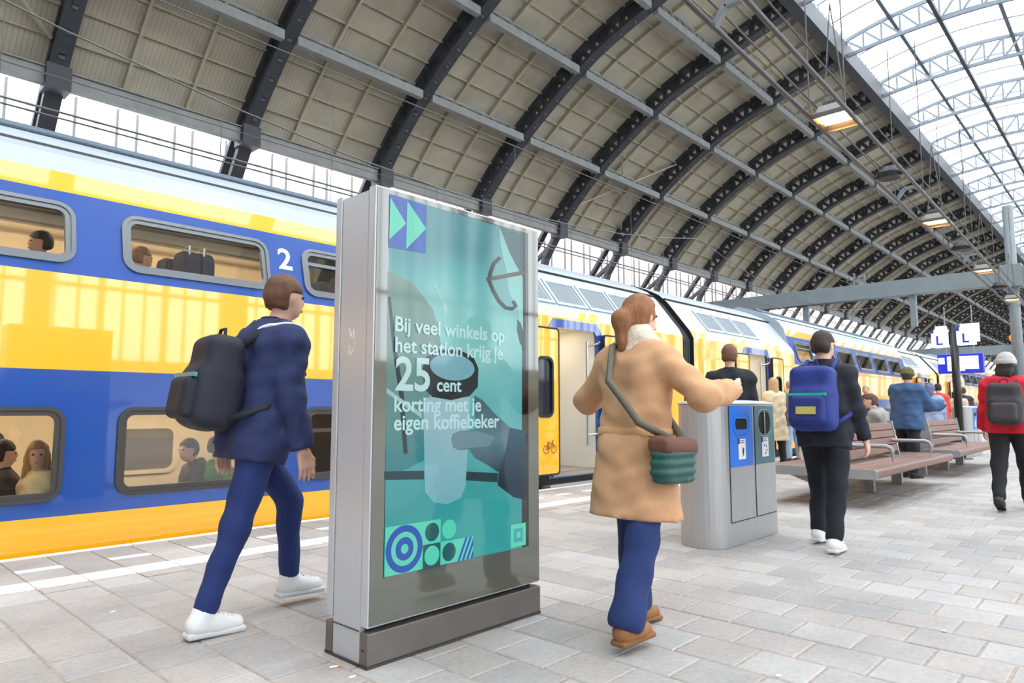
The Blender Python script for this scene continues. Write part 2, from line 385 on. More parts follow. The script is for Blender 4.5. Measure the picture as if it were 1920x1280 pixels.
for k in range(NB):
    if k % 2 == 0: bars += [(arcf[k], skf[k + 1]), (arcf[k], skf[k]) if k % 4 == 0 else None]
    else: bars += [(skf[k], arcf[k + 1])]
bars = [b_ for b_ in bars if b_ is not None]
legbar = [((30.6, 12.9), (32.6, 11.6)), ((32.9, 11.2), (31.4, 10.2)), ((31.5, 10.0), (33.2, 8.6)), ((33.2, 8.3), (32.3, 7.2)), ((32.3, 7.0), (33.4, 5.6)), ((33.4, 5.4), (32.5, 4.2))]
unit = MB().bar((0, 0, 0), (0, 0, 1), .27, .2, up=(1, 0, 0)).build('web_bar', M_RIB, ceiling)
unit_used = False
def place_bar(o, a_, b_, x):
    a3 = Vector((x, a_[0], a_[1])); b3 = Vector((x, b_[0], b_[1])); d = b3 - a3
    o.location = a3; o.rotation_euler = (math.atan2(-d.y, d.z), 0, 0); o.scale = (1, 1, d.length)
rib0 = None
for i in range(-4, 33):
    x = RIB0 + i * RIBS
    if i <= 9:
        o = rib_m.build('arch_rib', M_RIB, ceiling) if rib0 is None else again(rib0); rib0 = rib0 or o; o.location.x = x
        if i >= -1:
            for a_, b_ in bars + legbar:
                if not unit_used: c_ = unit; unit_used = True; c_.parent = o
                else: c_ = again(unit, parent=o)
                place_bar(c_, a_, b_, 0)
    else:
        mb = MB(); rib_chords(mb)
        for a_, b_ in bars[::1]: mb.bar((0, a_[0], a_[1]), (0, b_[0], b_[1]), .27, .2, up=(1, 0, 0))
        if i == 10: ribf = mb.build('arch_rib', M_RIB, ceiling, fix=False); o = ribf
        else: o = again(ribf)
        o.location.x = x
mb = MB()
for i in range(-4, 33):
    m2 = MB(); rib_chords(m2, True); mb.add([(v[0] + RIB0 + i * RIBS, v[1], v[2]) for v in m2.v], m2.f)
gl_ = MB()
for r in range(6, 13):
    for i in range(-4, 33):
        (ya, za_), (yb, zb_) = flip(SKIN[r]), flip(SKIN[r + 1]); x = RIB0 + i * RIBS; gl_.add([(x + .05, ya, za_), (x + RIBS - .05, ya, za_), (x + RIBS - .05, yb, zb_), (x + .05, yb, zb_)], [(0, 1, 2, 3)])
tag(gl_.build('opposite_glazing', glass('skylight_glass', (238, 243, 246), .02, haze=.25), ceiling, fix=False), kind='stuff')
tag(mb.build('opposite_ribs', M_RIB, ceiling, fix=False), kind='stuff')
# --- longitudinal girders under the sheets
gm = {}
for r in (0, 4, 8, 12):
    mb = MB(); y, z = ARC[r]; h = .62 if r == 0 else .42
    mb.box(.32, RIBS - .32, y - .16, y + .16, z - h / 2, z + h / 2)
    t_ = SKIN[r] - NORM[r] * .15
    if r:
        k = 9
        for j in range(k):
            xa = .4 + (RIBS - .8) * j / k; xb = .4 + (RIBS - .8) * (j + 1) / k
            mb.bar((xa, y, z + .15), ((xa + xb) / 2, t_[0], t_[1]), .07, .07); mb.bar(((xa + xb) / 2, t_[0], t_[1]), (xb, y, z + .15), .07, .07)
        mb.bar((.3, t_[0], t_[1]), (RIBS - .3, t_[0], t_[1]), .2, .16)
    else: mb.box(.32, RIBS - .32, y - .28, y + .3, z + h / 2, z + h / 2 + .05); mb.bar((.3, t_[0], t_[1]), (RIBS - .3, t_[0], t_[1]), .2, .16)
    gm[r] = mb.build('roof_girder', M_GIRD, ceiling, fix=False)
    for i in range(-4, 33):
        o = gm[r] if i == -4 else again(gm[r]); o.location.x = RIB0 + i * RIBS
# wind bracing: crossed tan rods under the sheets of two bays
for i in (-1, 4):
    for (ra, rb) in ((1, 6), (6, 1)):
        pa, pb = SKIN[ra] - NORM[ra] * .35, SKIN[rb] - NORM[rb] * .35
        MB().bar((RIB0 + i * RIBS + .3, pa[0], pa[1]), (RIB0 + (i + 1) * RIBS - .3, pb[0], pb[1]), .1, .1).build('wind_brace', M_TAN, ceiling)
# --- skylight
YL, YR = ARC[-1][0], 2 * CY - ARC[-1][0]; ZB = ARC[-1][1]
edge = MB().box(XS, XE, YL - .12, YL + .5, ZB - .3, ZB + .9).box(XS, XE, YR - .5, YR + .12, ZB - .3, ZB + .9).build('skylight_edge_beam', M_RIB, ceiling)
NP = 10
def bot(t): return ZB + .1 + .38 * (1 - (2 * t - 1) ** 2)
def top(t): return ZB + 1.15 + .75 * (1 - (2 * t - 1) ** 2)
ys = [YL + (YR - YL) * k / NP for k in range(NP + 1)]
tm = MB()
for k in range(NP):
    t0, t1 = k / NP, (k + 1) / NP
    tm.bar((0, ys[k], bot(t0)), (0, ys[k + 1], bot(t1)), .22, .14, up=(1, 0, 0)); tm.bar((0, ys[k], top(t0)), (0, ys[k + 1], top(t1)), .22, .12, up=(1, 0, 0))
tbars = [((ys[k], bot(k / NP)), (ys[k], top(k / NP))) for k in range(NP + 1)]
tbars += [((ys[k], top(k / NP)), (ys[k + 1], bot((k + 1) / NP))) if k < NP // 2 else ((ys[k], bot(k / NP)), (ys[k + 1], top((k + 1) / NP))) for k in range(NP)]
ubar = MB().bar((0, 0, 0), (0, 0, 1), .11, .09, up=(1, 0, 0)).build('truss_bar', M_TRUSS, ceiling); uu = False
tr0 = None
for i in range(-4, 33):
    if tr0 is None: tr0 = o = tm.build('skylight_truss', M_TRUSS, ceiling)
    elif i < 12: o = again(tr0)
    else:
        if i == 12:
            m2 = MB(); m2.add(tm.v, tm.f)
            for a_, b_ in tbars: m2.bar((0, a_[0], a_[1]), (0, b_[0], b_[1]), .11, .09, up=(1, 0, 0))
            trf = o = m2.build('skylight_truss', M_TRUSS, ceiling, fix=False)
        else: o = again(trf)
    o.location.x = RIB0 + i * RIBS
    if 2 <= i < 12:
        for a_, b_ in tbars:
            c_ = again(ubar, parent=o) if uu else ubar; uu = True; c_.parent = o; place_bar(c_, a_, b_, 0)
for k, t_ in ((2.5, 0), (5, 1), (7.5, 0)):
    y = YL + (YR - YL) * k / NP; z = bot(k / NP) if t_ else top(k / NP)
    MB().box(XS, XE, y - .1, y + .1, z - .12, z + .12).build('skylight_purlin', M_RIB if t_ else M_TRUSS, ceiling)
M_SKYG = glass('skylight_glass', (238, 243, 246), .02, haze=.25)
sg = None; sb = None
for i in range(-4, 33):
    for k in range(NP):
        t0, t1 = k / NP, (k + 1) / NP
        for h in range(2):
            pass
    x = RIB0 + i * RIBS
    mbp = MB()
    for k in range(5):
        t0, t1 = k / 5, (k + 1) / 5; ya, yb = YL + (YR - YL) * t0, YL + (YR - YL) * t1
        if i == -4:
            o = MB().add([(x_, y, z + .12) for x_ in (.03, RIBS - .03) for y, z in ((ya - .02, top(t0)), (yb + .02, top(t1)))], [(0, 1, 3, 2)]).build('skylight_pane', M_SKYG, ceiling, fix=False)
            if k == 0: sgs = []
            sgs.append(o)
        else: o = again(sgs[k])
        o.location.x = x
    if i == -4:
        m2 = MB()
        for j in range(1, 3):
            xx = RIBS * j / 3
            for k in range(NP): m2.bar((xx, ys[k], top(k / NP) + .05), (xx, ys[k + 1], top((k + 1) / NP) + .05), .05, .08, up=(1, 0, 0))
        for j in range(12):      # upright glazing bars beside the edge beam
            m2.bar((RIBS * j / 12, YL - .1, ZB + .9), (RIBS * j / 12, YL - .1, top(0)), .05, .05)
        sb = o = m2.build('skylight_glazing_bars', M_TRUSS, ceiling, fix=False)
    else: o = again(sb)
    o.location.x = x

# ================================================================== side walls of the shed
M_GLASS_W = glass('wall_glass', (226, 232, 236), .03, haze=.35)
M_BARW = mat('pale_glazing_bar', (205, 200, 188), .5); M_BARG = mat('grey_glazing_bar', (118, 118, 118), .5)
def side_wall(name, g, near):
    wl = MB(); y0, y1 = g(34.2), g(34.6); wl.box(XS, XE, min(y0, y1), max(y0, y1), -1.2, 3.2)
    w = wl.build(name, mat('sandstone_wall', (170, 160, 148), .8, var=.2, vscale=1.5)); tag(w, 'glazed side wall of the train shed', kind='structure')
    yg = g(34.3); BZ = RIBS / 9
    pane = thin = thick = None; m_all = MB(); b_all = MB()
    for i in range(-2 if near else -4, 33):
        x = RIB0 + i * RIBS
        for k in range(9):
            xa = x + k * BZ
            if near and i < 10:
                if pane is None: pane = o = MB().box(.04, BZ - .04, yg - .01, yg + .01, 3.2, 15.0).build('glass_pane', M_GLASS_W, w)
                else: o = again(pane)
                o.location.x = xa
                if k % 3: 
                    if thin is None: thin = o = MB().box(-.05, .05, yg - .1, yg + .04, 3.2, 15.0).build('glazing_bar', M_BARG, w)
                    else: o = again(thin)
                else:
                    if thick is None: thick = o = MB().box(-.13, .13, yg - .2, yg + .04, 3.2, 15.0).build('glazing_post', M_BARW, w)
                    else: o = again(thick)
                o.location.x = xa
            else:
                m_all.add([(xa + .04, yg, 3.2), (xa + BZ - .04, yg, 3.2), (xa + BZ - .04, yg, 15), (xa + .04, yg, 15)], [(0, 1, 2, 3)])
                ww = .05 if k % 3 else .13; b_all.box(xa - ww, xa + ww, yg - .1, yg + .04, 3.2, 15)
    tag(m_all.build('far_glass_panes', M_GLASS_W, w, fix=False), kind='stuff'); tag(b_all.build('far_glazing_bars', M_BARW, w, fix=False), kind='stuff')
    for z in (6.2,): MB().box(XS, XE, yg - .08, yg + .08, z - .08, z + .08).build('glazing_transom', M_BARG, w)
    return w
side_wall('wall_left', lambda y: y, True)
side_wall('wall_right', lambda y: 2 * CY - y, False)
wf = MB().box(XE, XE + .4, -24, 42, -1.2, 30).build('wall_far', mat('far_end_wall', (92, 94, 98), .8)); tag(wf, 'dark far end of the train shed', kind='structure')

wb = MB().box(XS - .4, XS, -24, 42, -1.2, 30).build('light_block_back', MATS['far_end_wall']); tag(wb, 'added dark wall behind the viewer, shutting sky light out of the shed', kind='structure')  # added unseen wall: closes the open end to cut incoming sky light
# ================================================================== double-deck train
M_YEL = mat('train_yellow', (255, 180, 0), .35, coat=1.0, coat_ior=1.65, var=.05, vscale=1.5)
M_BLU = mat('train_blue', (0, 70, 156), .35, coat=1.0, coat_ior=1.65, var=.06, vscale=1.5)
M_ROOF = mat('train_roof_grey', (168, 178, 186), .4, var=.15, vscale=1.2, stretch=(.4, 1, 1))
M_FRAME_U = mat('aluminium_window_frame', (120, 124, 128), .3, metal=.7)
M_FRAME_L = mat('rubber_window_frame', (58, 54, 52), .5)
M_BLACK = mat('black_rubber', (22, 22, 24), .6)
M_CREAM = mat('cream_interior_panel', (232, 216, 184), .5, var=.05)
M_SEAT = mat('dark_blue_seat_cloth', (44, 48, 78), .9, bump=.3)
M_STEEL = mat('brushed_steel', (190, 192, 194), .3, metal=.9)
M_GRILLE = mat('grey_grille', (150, 158, 165), .45, metal=.2)
M_NUM = mat('white_numeral', (240, 242, 245), .5)
M_DKGLASS = mat('dark_far_window', (112, 106, 98), .15, coat=.5)
M_PANE = glass('train_glass', (232, 230, 222), .10)
M_CABINLIGHT = mat('warm_cabin_light', (255, 236, 205), .5, emit=20, emit_rgb=(255, 236, 206))
TY, TC = 6.45, 7.87            # near side and centre line of the train
DD = [(TY, -.38), (TY, .27), (TY, 1.44), (TY, 2.23), (6.6425, 2.96), (6.69, 3.14), (6.82, 3.33), (7.08, 3.52), (7.4, 3.67), (TC, 3.82)]
DDM = [0, 1, 0, 1, 0, 2, 2, 2, 2]
EN = [(TY + .1, -.38), (TY, .18), (TY, 1.44), (TY, 2.23), (TY, 2.5), (6.52, 2.64), (7.0, 3.25), (7.2, 3.43), (7.5, 3.58), (TC, 3.72)]
ENM = [3, 0, 0, 0, 0, 2, 2, 2, 2]
def band_place(p, q):
    p, q = np.array(p), np.array(q); L = np.linalg.norm(q - p); d = (q - p) / L; n = np.array((-d[1], d[0])) * 1.0
    if n[0] > 0: n = -n                       # n points out of the car, towards the platform
    return L, (lambda off: (lambda x, s: (x, p[0] + d[0] * s + n[0] * off, p[1] + d[1] * s + n[1] * off)))
def car_side(mb, prof, mats, xa, xb, holes):
    """holes: band index -> list of closed outlines in (x, s)"""
    for i in range(len(prof) - 1):
        L, pl = band_place(prof[i], prof[i + 1]); hs = holes.get(i, [])
        mb.sheet([(xa, 0), (xb, 0), (xb, L), (xa, L)], hs, pl(0), mats[i])
    mir = [(2 * TC - y, z) for y, z in prof]
    for i in range(len(prof) - 1):
        (y0, z0), (y1, z1) = mir[i], mir[i + 1]; mb.add([(xa, y0, z0), (xb, y0, z0), (xb, y1, z1), (xa, y1, z1)], [(0, 3, 2, 1)], mats[i])
def make_window(car, prof, band, x0, x1, s0, s1, r, m_frame, fw, split=False, proud=.02):
    L, pl = band_place(prof[band], prof[band + 1])
    o_ = rrect(x0, x1, s0, s1, r); i_ = rrect(x0 + fw, x1 - fw, s0 + fw, s1 - fw, max(r - fw, .03))
    m_ = rrect(x0 + fw * .45, x1 - fw * .45, s0 + fw * .45, s1 - fw * .45, r - fw * .45)
    mb = MB(); mb.ring(o_, m_, pl(-.01), pl(proud)); mb.ring(m_, i_, pl(-.03), pl(proud * .45))
    if split:
        sm = s0 + (s1 - s0) * .68; mb.sheet([(x0 + fw, sm - .02), (x1 - fw, sm - .02), (x1 - fw, sm + .02), (x0 + fw, sm + .02)], [], pl(.006))
        mb.sheet([(x0 + fw, sm - .02), (x1 - fw, sm - .02), (x1 - fw, sm + .02), (x0 + fw, sm + .02)], [], pl(-.02))
    w = mb.build('window', m_frame, car)
    p = MB(); p.sheet(rrect(x0 + fw * .8, x1 - fw * .8, s0 + fw * .8, s1 - fw * .8, max(r - fw * .8, .03)), [], pl(-.012)); p.build('pane', M_PANE, w, fix=False)
    return rrect(x0 + fw * .3, x1 - fw * .3, s0 + fw * .3, s1 - fw * .3, r - fw * .3)
def seat_pair(car, xc, face, zf, ya=6.62, yb=7.52):
    """a two-place seat; face = +1 looks along +X"""
    mb = MB()
    mb.prism(rrect(ya, yb, zf + .34, zf + .48, .05), 'x', xc - .22, xc + .24)
    bx = xc - .25 * face
    for k in range(2):
        y0 = ya + (yb - ya) * k / 2 + .015; y1 = ya + (yb - ya) * (k + 1) / 2 - .015
        mb.prism(rrect(y0, y1, zf + .42, zf + 1.16, .1), 'x', bx - .06, bx + .06)
        mb.prism(rrect(y0 + .06, y1 - .06, zf + .92, zf + 1.2, .09), 'x', bx - .075, bx + .075)
    s = mb.build('seat', M_SEAT, car, bevel=.02)
    MB().tube([(bx - .02, ya + .1, zf + 1.16), (bx - .02, ya + .1, zf + 1.24), (bx - .02, ya + .22, zf + 1.24), (bx - .02, ya + .22, zf + 1.16)], .012, 6).build('grab_handle', M_STEEL, s)
    return s
def deck(car, xa, xb, zf, zc, upper):
    w = .12 if not upper else .3
    y0, y1 = TY + .08, 2 * TC - TY - .12
    if upper: y1 -= .12
    MB().box(xa, xb, y0, y1, zf - .04, zf).build('deck_floor', mat('train_floor', (96, 92, 88), .7), car)
    MB().box(xa, xb, y0 + w, y1 - w, zc, zc + .03).build('deck_ceiling', M_CREAM, car)
    MB().box(xa, xb, y1 - .02, y1, zf, zc).build('inner_lining', M_CREAM, car)
    for y in (TC - .28, TC + .28): MB().box(xa + .3, xb - .3, y - .05, y + .05, zc - .03, zc - .001).build('light_strip', M_CABINLIGHT, car)
    x = xa + .35
    while x + 1.5 < xb:
        mb = MB(); z0, z1 = (zf + .78, zf + 1.38) if not upper else (zf + .8, zf + 1.4)
        P = lambda off: (lambda a_, b_: (a_, y1 - .025 - off, b_))
        mb.ring(rrect(x, x + 1.3, z0, z1, .12), rrect(x + .05, x + 1.25, z0 + .05, z1 - .05, .09), P(0), P(.03)); wn = mb.build('far_window', M_CREAM, car)
        m2 = MB(); m2.sheet(rrect(x + .04, x + 1.26, z0 + .04, z1 - .04, .09), [], P(.004)); m2.build('far_pane', M_DKGLASS, wn, fix=False)
        x += 1.755
    MB().tube([(xa + .2, y1 - .3, zc - .16), (xb - .2, y1 - .3, zc - .16)], .015, 6).build('luggage_rail', M_STEEL, car)
def bicycle(mb, X, Y, Z, k):
    P = lambda a_, b_: (X + a_ * k, Y, Z + b_ * k)
    for cx_ in (-.5, .5):
        mb.ring(circle(cx_, 0, .36, 20), circle(cx_, 0, .30, 20), lambda a_, b_: P(a_, b_), lambda a_, b_: (X + a_ * k, Y - .001, Z + b_ * k))
    for a_, b_ in (((-.5, 0), (-.1, .05)), ((-.1, .05), (.36, .52)), ((-.5, 0), (-.22, .5)), ((-.1, .05), (-.26, .62)), ((-.22, .5), (.36, .52)), ((.5, 0), (.32, .7)), ((.32, .7), (.5, .74)), ((-.36, .62), (-.14, .62))):
        mb.bar(P(*a_), P(*b_), .002, .06 * k, up=(0, 1, 0) if False else (0, 0, 1))
def doorway(car, x0, x1, leaf_w, zb=.2, zt=2.34):
    """open double plug door: blue surround, two yellow leaves standing outside, steps, grab poles, vestibule"""
    Y = TY
    P = lambda off: (lambda a_, b_: (a_, Y - off, b_))
    def surround_loop(g): return [(x0 - g, zb - .08), (x1 + g, zb - .08), (x1 + g, zt - .02), (x1 - .0, zt + g), (x0 + .0, zt + g), (x0 - g, zt - .02)]
    mb = MB(); mb.ring(surround_loop(.13), [(x0, zb), (x1, zb), (x1, zt - .1), (x1 - .08, zt), (x0 + .08, zt), (x0, zt - .1)], P(-.02), P(.012)); mb.build('door_surround', M_BLU, car)
    for s in (-1, 1):
        a0, a1 = (x0 - leaf_w - .02, x0 + .02) if s < 0 else (x1 + .06, x1 + .06 + leaf_w)
        wx0, wx1 = a0 + .16, a1 - .16
        hole = rrect(wx0, wx1, 1.02, 1.86, .1)
        mb = MB(); out = rrect(a0, a1, zb - .02, zt - .03, .06)
        mb.sheet(out, [hole], P(.10), 0); mb.sheet(out, [hole], P(.055), 0)
        mb.ring(out, rrect(a0 + .025, a1 - .025, zb + .005, zt - .055, .05), P(.05), P(.104), 1)
        leaf = mb.build('door_leaf', [M_YEL, M_BLACK], car)
        m2 = MB(); m2.ring(rrect(wx0 - .02, wx1 + .02, 1.0, 1.88, .12), rrect(wx0 + .02, wx1 - .02, 1.04, 1.84, .08), P(.05), P(.112)); m2.build('window_seal', M_BLACK, leaf)
        m2 = MB(); m2.sheet(rrect(wx0, wx1, 1.02, 1.86, .1), [], P(.08)); m2.build('pane', mat('tinted_door_glass', (30, 34, 44), .05, coat=.8), leaf, fix=False)
        m2 = MB(); bicycle(m2, (a0 + a1) / 2 + (.1 if s < 0 else 0), Y - .106, .55, .17); tag(m2.build('bicycle_symbol', mat('dark_red_symbol', (120, 60, 50), .5), leaf), 'bicycle symbol')
    # threshold and folding step
    MB().box(x0 - .05, x1 + .05, Y - .03, Y + 1.3, zb - .06, zb).build('threshold', mat('vestibule_floor', (150, 140, 128), .6), car)
    MB().box(x0 - .25, x1 + .2, Y - .13, Y + .05, -.02, .03).box(x0 - .25, x1 + .2, Y - .14, Y - .12, .0, .045).build('folding_step', mat('step_aluminium', (170, 168, 162), .45, metal=.5), car)
    MB().box(x0 - .3, x1 + .3, Y - .02, Y + .02, -.3, -.04).build('step_housing', M_BLACK, car)
    # vestibule: cream walls, draught screen, grab poles
    MB().box(x0 - .5, x1 + .5, Y + 1.35, Y + 1.4, zb, zt + .1).build('vestibule_wall', M_CREAM, car)
    MB().box(x1 + .02, x1 + .06, Y + .06, Y + 1.35, zb, zt + .1).build('vestibule_screen', mat('pale_screen', (232, 230, 224), .4), car)
    MB().box(x0 - .06, x0 - .02, Y + .06, Y + 1.35, zb, zt + .1).build('vestibule_screen', MATS['pale_screen'], car)
    MB().box(x0 - .4, x1 + .4, Y + .05, Y + 1.4, zt + .05, zt + .1).build('vestibule_ceiling', M_CREAM, car)
    MB().box(x0 + .25, x1 - .25, Y + .6, Y + .75, zt + .035, zt + .049).build('vestibule_light', M_CABINLIGHT, car)
    MB().tube([(x1 - .1, Y + .12, .55), (x1 - .1, Y + .12, 2.2)], .02, 8).tube([(x1 - .1, Y + .12, 2.12), (x1 + .0, Y - .02, 2.16), (x1 + .02, Y - .05, 2.2)], .018, 8).tube([(x1 - .1, Y + .12, .72), (x1 + .04, Y - .02, .74)], .018, 8).build('grab_pole', M_STEEL, car)
    MB().prism(rrect(x0 + .1, x0 + .55, 1.12, 1.3, .05), 'y', Y + 1.26, Y + 1.35).build('handrail_box', mat('steel_plate', (176, 170, 150), .4, metal=.4), car)
    m2 = MB()
    for j in range(12): m2.box(x0 + .1 + j * .07, x0 + .14 + j * .07, Y + 1.33, Y + 1.352, zb + .03, zb + .15)
    m2.build('heater_grille', M_BLACK, car)
def roof_grilles(car, xs):
    L, pl = band_place(EN[5], EN[6])
    for (a0, a1) in xs:
        mb = MB(); mb.ring([(a0, .1), (a1, .1), (a1, L - .1), (a0, L - .1)], [(a0 + .06, .16), (a1 - .06, .16), (a1 - .06, L - .16), (a0 + .06, L - .16)], pl(-.01), pl(.018))
        g = mb.build('roof_grille', M_ROOF, car)
        n = int((a1 - a0 - .12) / .05); m2 = MB()
        for j in range(n):
            x = a0 + .06 + .05 * j; m2.ring([(x, .16), (x + .03, .16), (x + .03, L - .16), (x, L - .16)], [(x + .012, .17), (x + .018, .17), (x + .018, L - .17), (x + .012, L - .17)], pl(.0), pl(.012))
        m2.build('grille_slats', M_GRILLE, g, fix=False)['kind'] = 'stuff'
def train_car(label, segs, wins, doors, grilles, interior, numerals):
    """segs: (kind, x0, x1); wins: (x0, x1, narrow); doors: (x0, x1, leaf)"""
    xa, xb = segs[0][1], segs[-1][2]
    car = empty('train_car', ((xa + xb) / 2, TC, -.9), label, 'train car', 'yellow and blue double-deck train')
    body = MB()
    for kind, s0, s1 in segs:
        holes = {}
        if kind == 'dd':
            for (x0, x1, nar) in wins:
                if not (s0 < x0 and x1 < s1): continue
                holes.setdefault(3, []).append(make_window(car, DD, 3, x0, x1, .085, .645, .14, M_FRAME_U, .075, nar))
                holes.setdefault(1, []).append(make_window(car, DD, 1, x0 + .02, x1 - .01, .12, .87, .13, M_FRAME_L, .07, nar))
            car_side(body, DD, DDM, s0, s1, holes)
        else:
            Lh = {}
            for (x0, x1, lw) in doors:
                if not (s0 < x0 and x1 < s1): continue
                for bnd, (lo, hi) in ((1, (.02, 1.26)), (2, (0, .79)), (3, (0, .11))): Lh.setdefault(bnd, []).append((x0, x1, lo, hi))
            for i in range(len(EN) - 1):
                L, pl = band_place(EN[i], EN[i + 1]); cuts = sorted(Lh.get(i, [])); x = s0
                for (c0, c1, lo, hi) in cuts:
                    body.sheet([(x, 0), (c0, 0), (c0, L), (x, L)], [], pl(0), ENM[i])
                    if lo > .01: body.sheet([(c0, 0), (c1, 0), (c1, lo), (c0, lo)], [], pl(0), ENM[i])
                    if hi < L - .01: body.sheet([(c0, hi), (c1, hi), (c1, L), (c0, L)], [], pl(0), ENM[i])
                    x = c1
                body.sheet([(x, 0), (s1, 0), (s1, L), (x, L)], [], pl(0), ENM[i])
                (y0, z0), (y1, z1) = [(2 * TC - p[0], p[1]) for p in (EN[i], EN[i + 1])]
                body.add([(s0, y0, z0), (s1, y0, z0), (s1, y1, z1), (s0, y1, z1)], [(0, 3, 2, 1)], ENM[i])
    def cap(prof, x, mi=3):
        pts = list(prof) + [(2 * TC - y, z) for y, z in prof[::-1][1:]]
        body.add([(x, y, z) for y, z in pts], [tuple(range(len(pts)))], mi)
    for kind, s0, s1 in segs:
        pr = DD if kind == 'dd' else EN; cap(pr, s0, 3 if s0 == xa else 2); cap(pr, s1, 3 if s1 == xb else 2)
    body.build('body', [M_YEL, M_BLU, M_ROOF, M_BLACK], car, fix=False)
    for kind, s0, s1 in segs:
        if kind == 'dd':
            for (y, z, r) in ((7.42, 3.70, .035), (7.34, 3.665, .02)): MB().tube([(s0, y, z), (s1, y, z)], r, 8).build('roof_rib', mat('dark_roof_rib', (84, 98, 112), .5), car)
            MB().box(s0, s1, 6.93, 6.945, 3.41, 3.435).build('gutter_seam', M_FRAME_L, car)
            if interior:
                deck(car, s0 + .05, s1 - .05, -.45, 1.36, False); deck(car, s0 + .05, s1 - .05, 1.45, 3.3, True)
        else: MB().tube([(s0, 7.08, 3.335), (s1, 7.08, 3.335)], .022, 8).build('roof_rib', M_BLACK, car)
    MB().box(xa + .2, xb - .2, TY + .15, 2 * TC - TY - .15, -.85, -.4).build('underframe', M_BLACK, car)
    for d in doors: doorway(car, *d)
    roof_grilles(car, grilles)
    for (nx, nz, h, bandi) in numerals:
        L, pl = band_place(DD[bandi], DD[bandi + 1]); s0 = (nz - DD[bandi][1]) / (DD[bandi + 1][1] - DD[bandi][1]) * L
        v, f = text_mesh('2', lambda a_, b_: pl(.004)(nx + a_, s0 + b_), height=h, bold=.02)
        MB().add(v, f).build('class_numeral', M_NUM, car, fix=False)
    return car
W = 1.4
w1 = [(.2 + 1.755 * k, .2 + 1.755 * k + W, False) for k in range(-6, 2)] + [(3.71, 4.35, True)]
w1 = [(a_, (b_ if k != 7 else 3.33), n_) for k, (a_, b_, n_) in enumerate(w1)]
car1 = train_car('nearest double-deck train car behind the advertising kiosk, blue window bands and an open door',
                 [('dd', -14, 5.3), ('end', 5.3, 11.62)], w1, [(7.78, 8.87, .62)],
                 [(7.2 + .85 * k, 7.2 + .85 * k + .8) for k in range(4)], True, [(3.44, 2.58, .24, 3), (3.47, .8, .24, 1)])
w2 = [(17.5, 18.62, True)] + [(18.95 + 1.755 * k, 18.95 + 1.755 * k + W, False) for k in range(5)]
car2 = train_car('second train car with its open yellow doors beyond the twin litter bin',
                 [('end', 12.05, 17.15), ('dd', 17.15, 28.0), ('end', 28.0, 32.4)], w2, [(14.3, 15.5, .62), (29.4, 30.6, .6)],
                 [(12.9 + .85 * k, 12.9 + .85 * k + .8) for k in range(3)] + [(28.6 + .9 * k, 29.4 + .9 * k) for k in range(2)], True, [(18.68, 2.55, .24, 3)])
w3 = [(38.5 + 1.755 * k, 38.5 + 1.755 * k + W, False) for k in range(6)]
car3 = train_car('third train car, small and far down the platform past the sign post',
                 [('end', 32.8, 38.0), ('dd', 38.0, 49.5), ('end', 49.5, 54.0)], w3, [(35, 36.2, .6)], [(33.6, 34.4), (34.5, 35.3)], False, [])
car4 = train_car('farthest train car at the end of the row', [('end', 54.4, 59.5), ('dd', 59.5, 71), ('end', 71, 76)], [(60 + 1.755 * k, 61.4 + 1.755 * k, False) for k in range(6)], [], [], False, [])
for car, x0, x1 in ((car1, 11.62, 12.05), (car2, 32.4, 32.8), (car3, 54.0, 54.4)):
    mb = MB(); pr = [(y + .07 if i else y + .07, z - .05) for i, (y, z) in enumerate(EN)]; pts = pr + [(2 * TC - y, z) for y, z in pr[::-1][1:]]
    n = 5
    for k in range(n):
        a0 = x0 + (x1 - x0) * k / n; a1 = x0 + (x1 - x0) * (k + .7) / n; mb.prism(pts, 'x', a0, a1)
    mb.build('gangway_bellows', mat('bellows_rubber', (52, 52, 54), .8), car)
def seats_row(car, xs, zf, faces):
    for x, f_ in zip(xs, faces): seat_pair(car, x, f_, zf); 
for k in range(-1, 3):
    for zf in (-.45, 1.45):
        x = .2 + 1.755 * k
        if zf < 0: seat_pair(car1, x + .12, 1, zf); seat_pair(car1, x + 1.5, -1, zf)
        else: seat_pair(car1, x + .42, -1, zf); seat_pair(car1, x + 1.06, 1, zf)
# ================================================================== advertising kiosk
KX0, KX1, KY0, KY1, KH = 1.810, 2.952, 2.553, 2.883, 2.155
M_KIOSK = mat('satin_grey_metal', (196, 199, 204), .32, metal=.3, var=.04, vscale=3)
M_KBASE = mat('bronze_grey_plinth', (112, 106, 101), .42, metal=.35, var=.12, vscale=5)
M_KFRONT = mat('glossy_grey_glass_front', (92, 93, 84), .06, coat=1.0, spec=.8)
kiosk = empty('advertising_kiosk', ((KX0 + KX1) / 2, (KY0 + KY1) / 2, 0), 'tall grey double-sided advertising kiosk with a glowing teal screen', 'kiosk')
MB().box(KX0 + .004, KX1 - .004, KY0 + .062, KY1 - .052, .004, KH - .012).build('core', M_KIOSK, kiosk, bevel=.004)
MB().box(KX0 + .03, KX1 - .03, KY0 + .05, KY1 - .04, .002, KH - .02).build('shadow_gap', M_BLACK, kiosk)
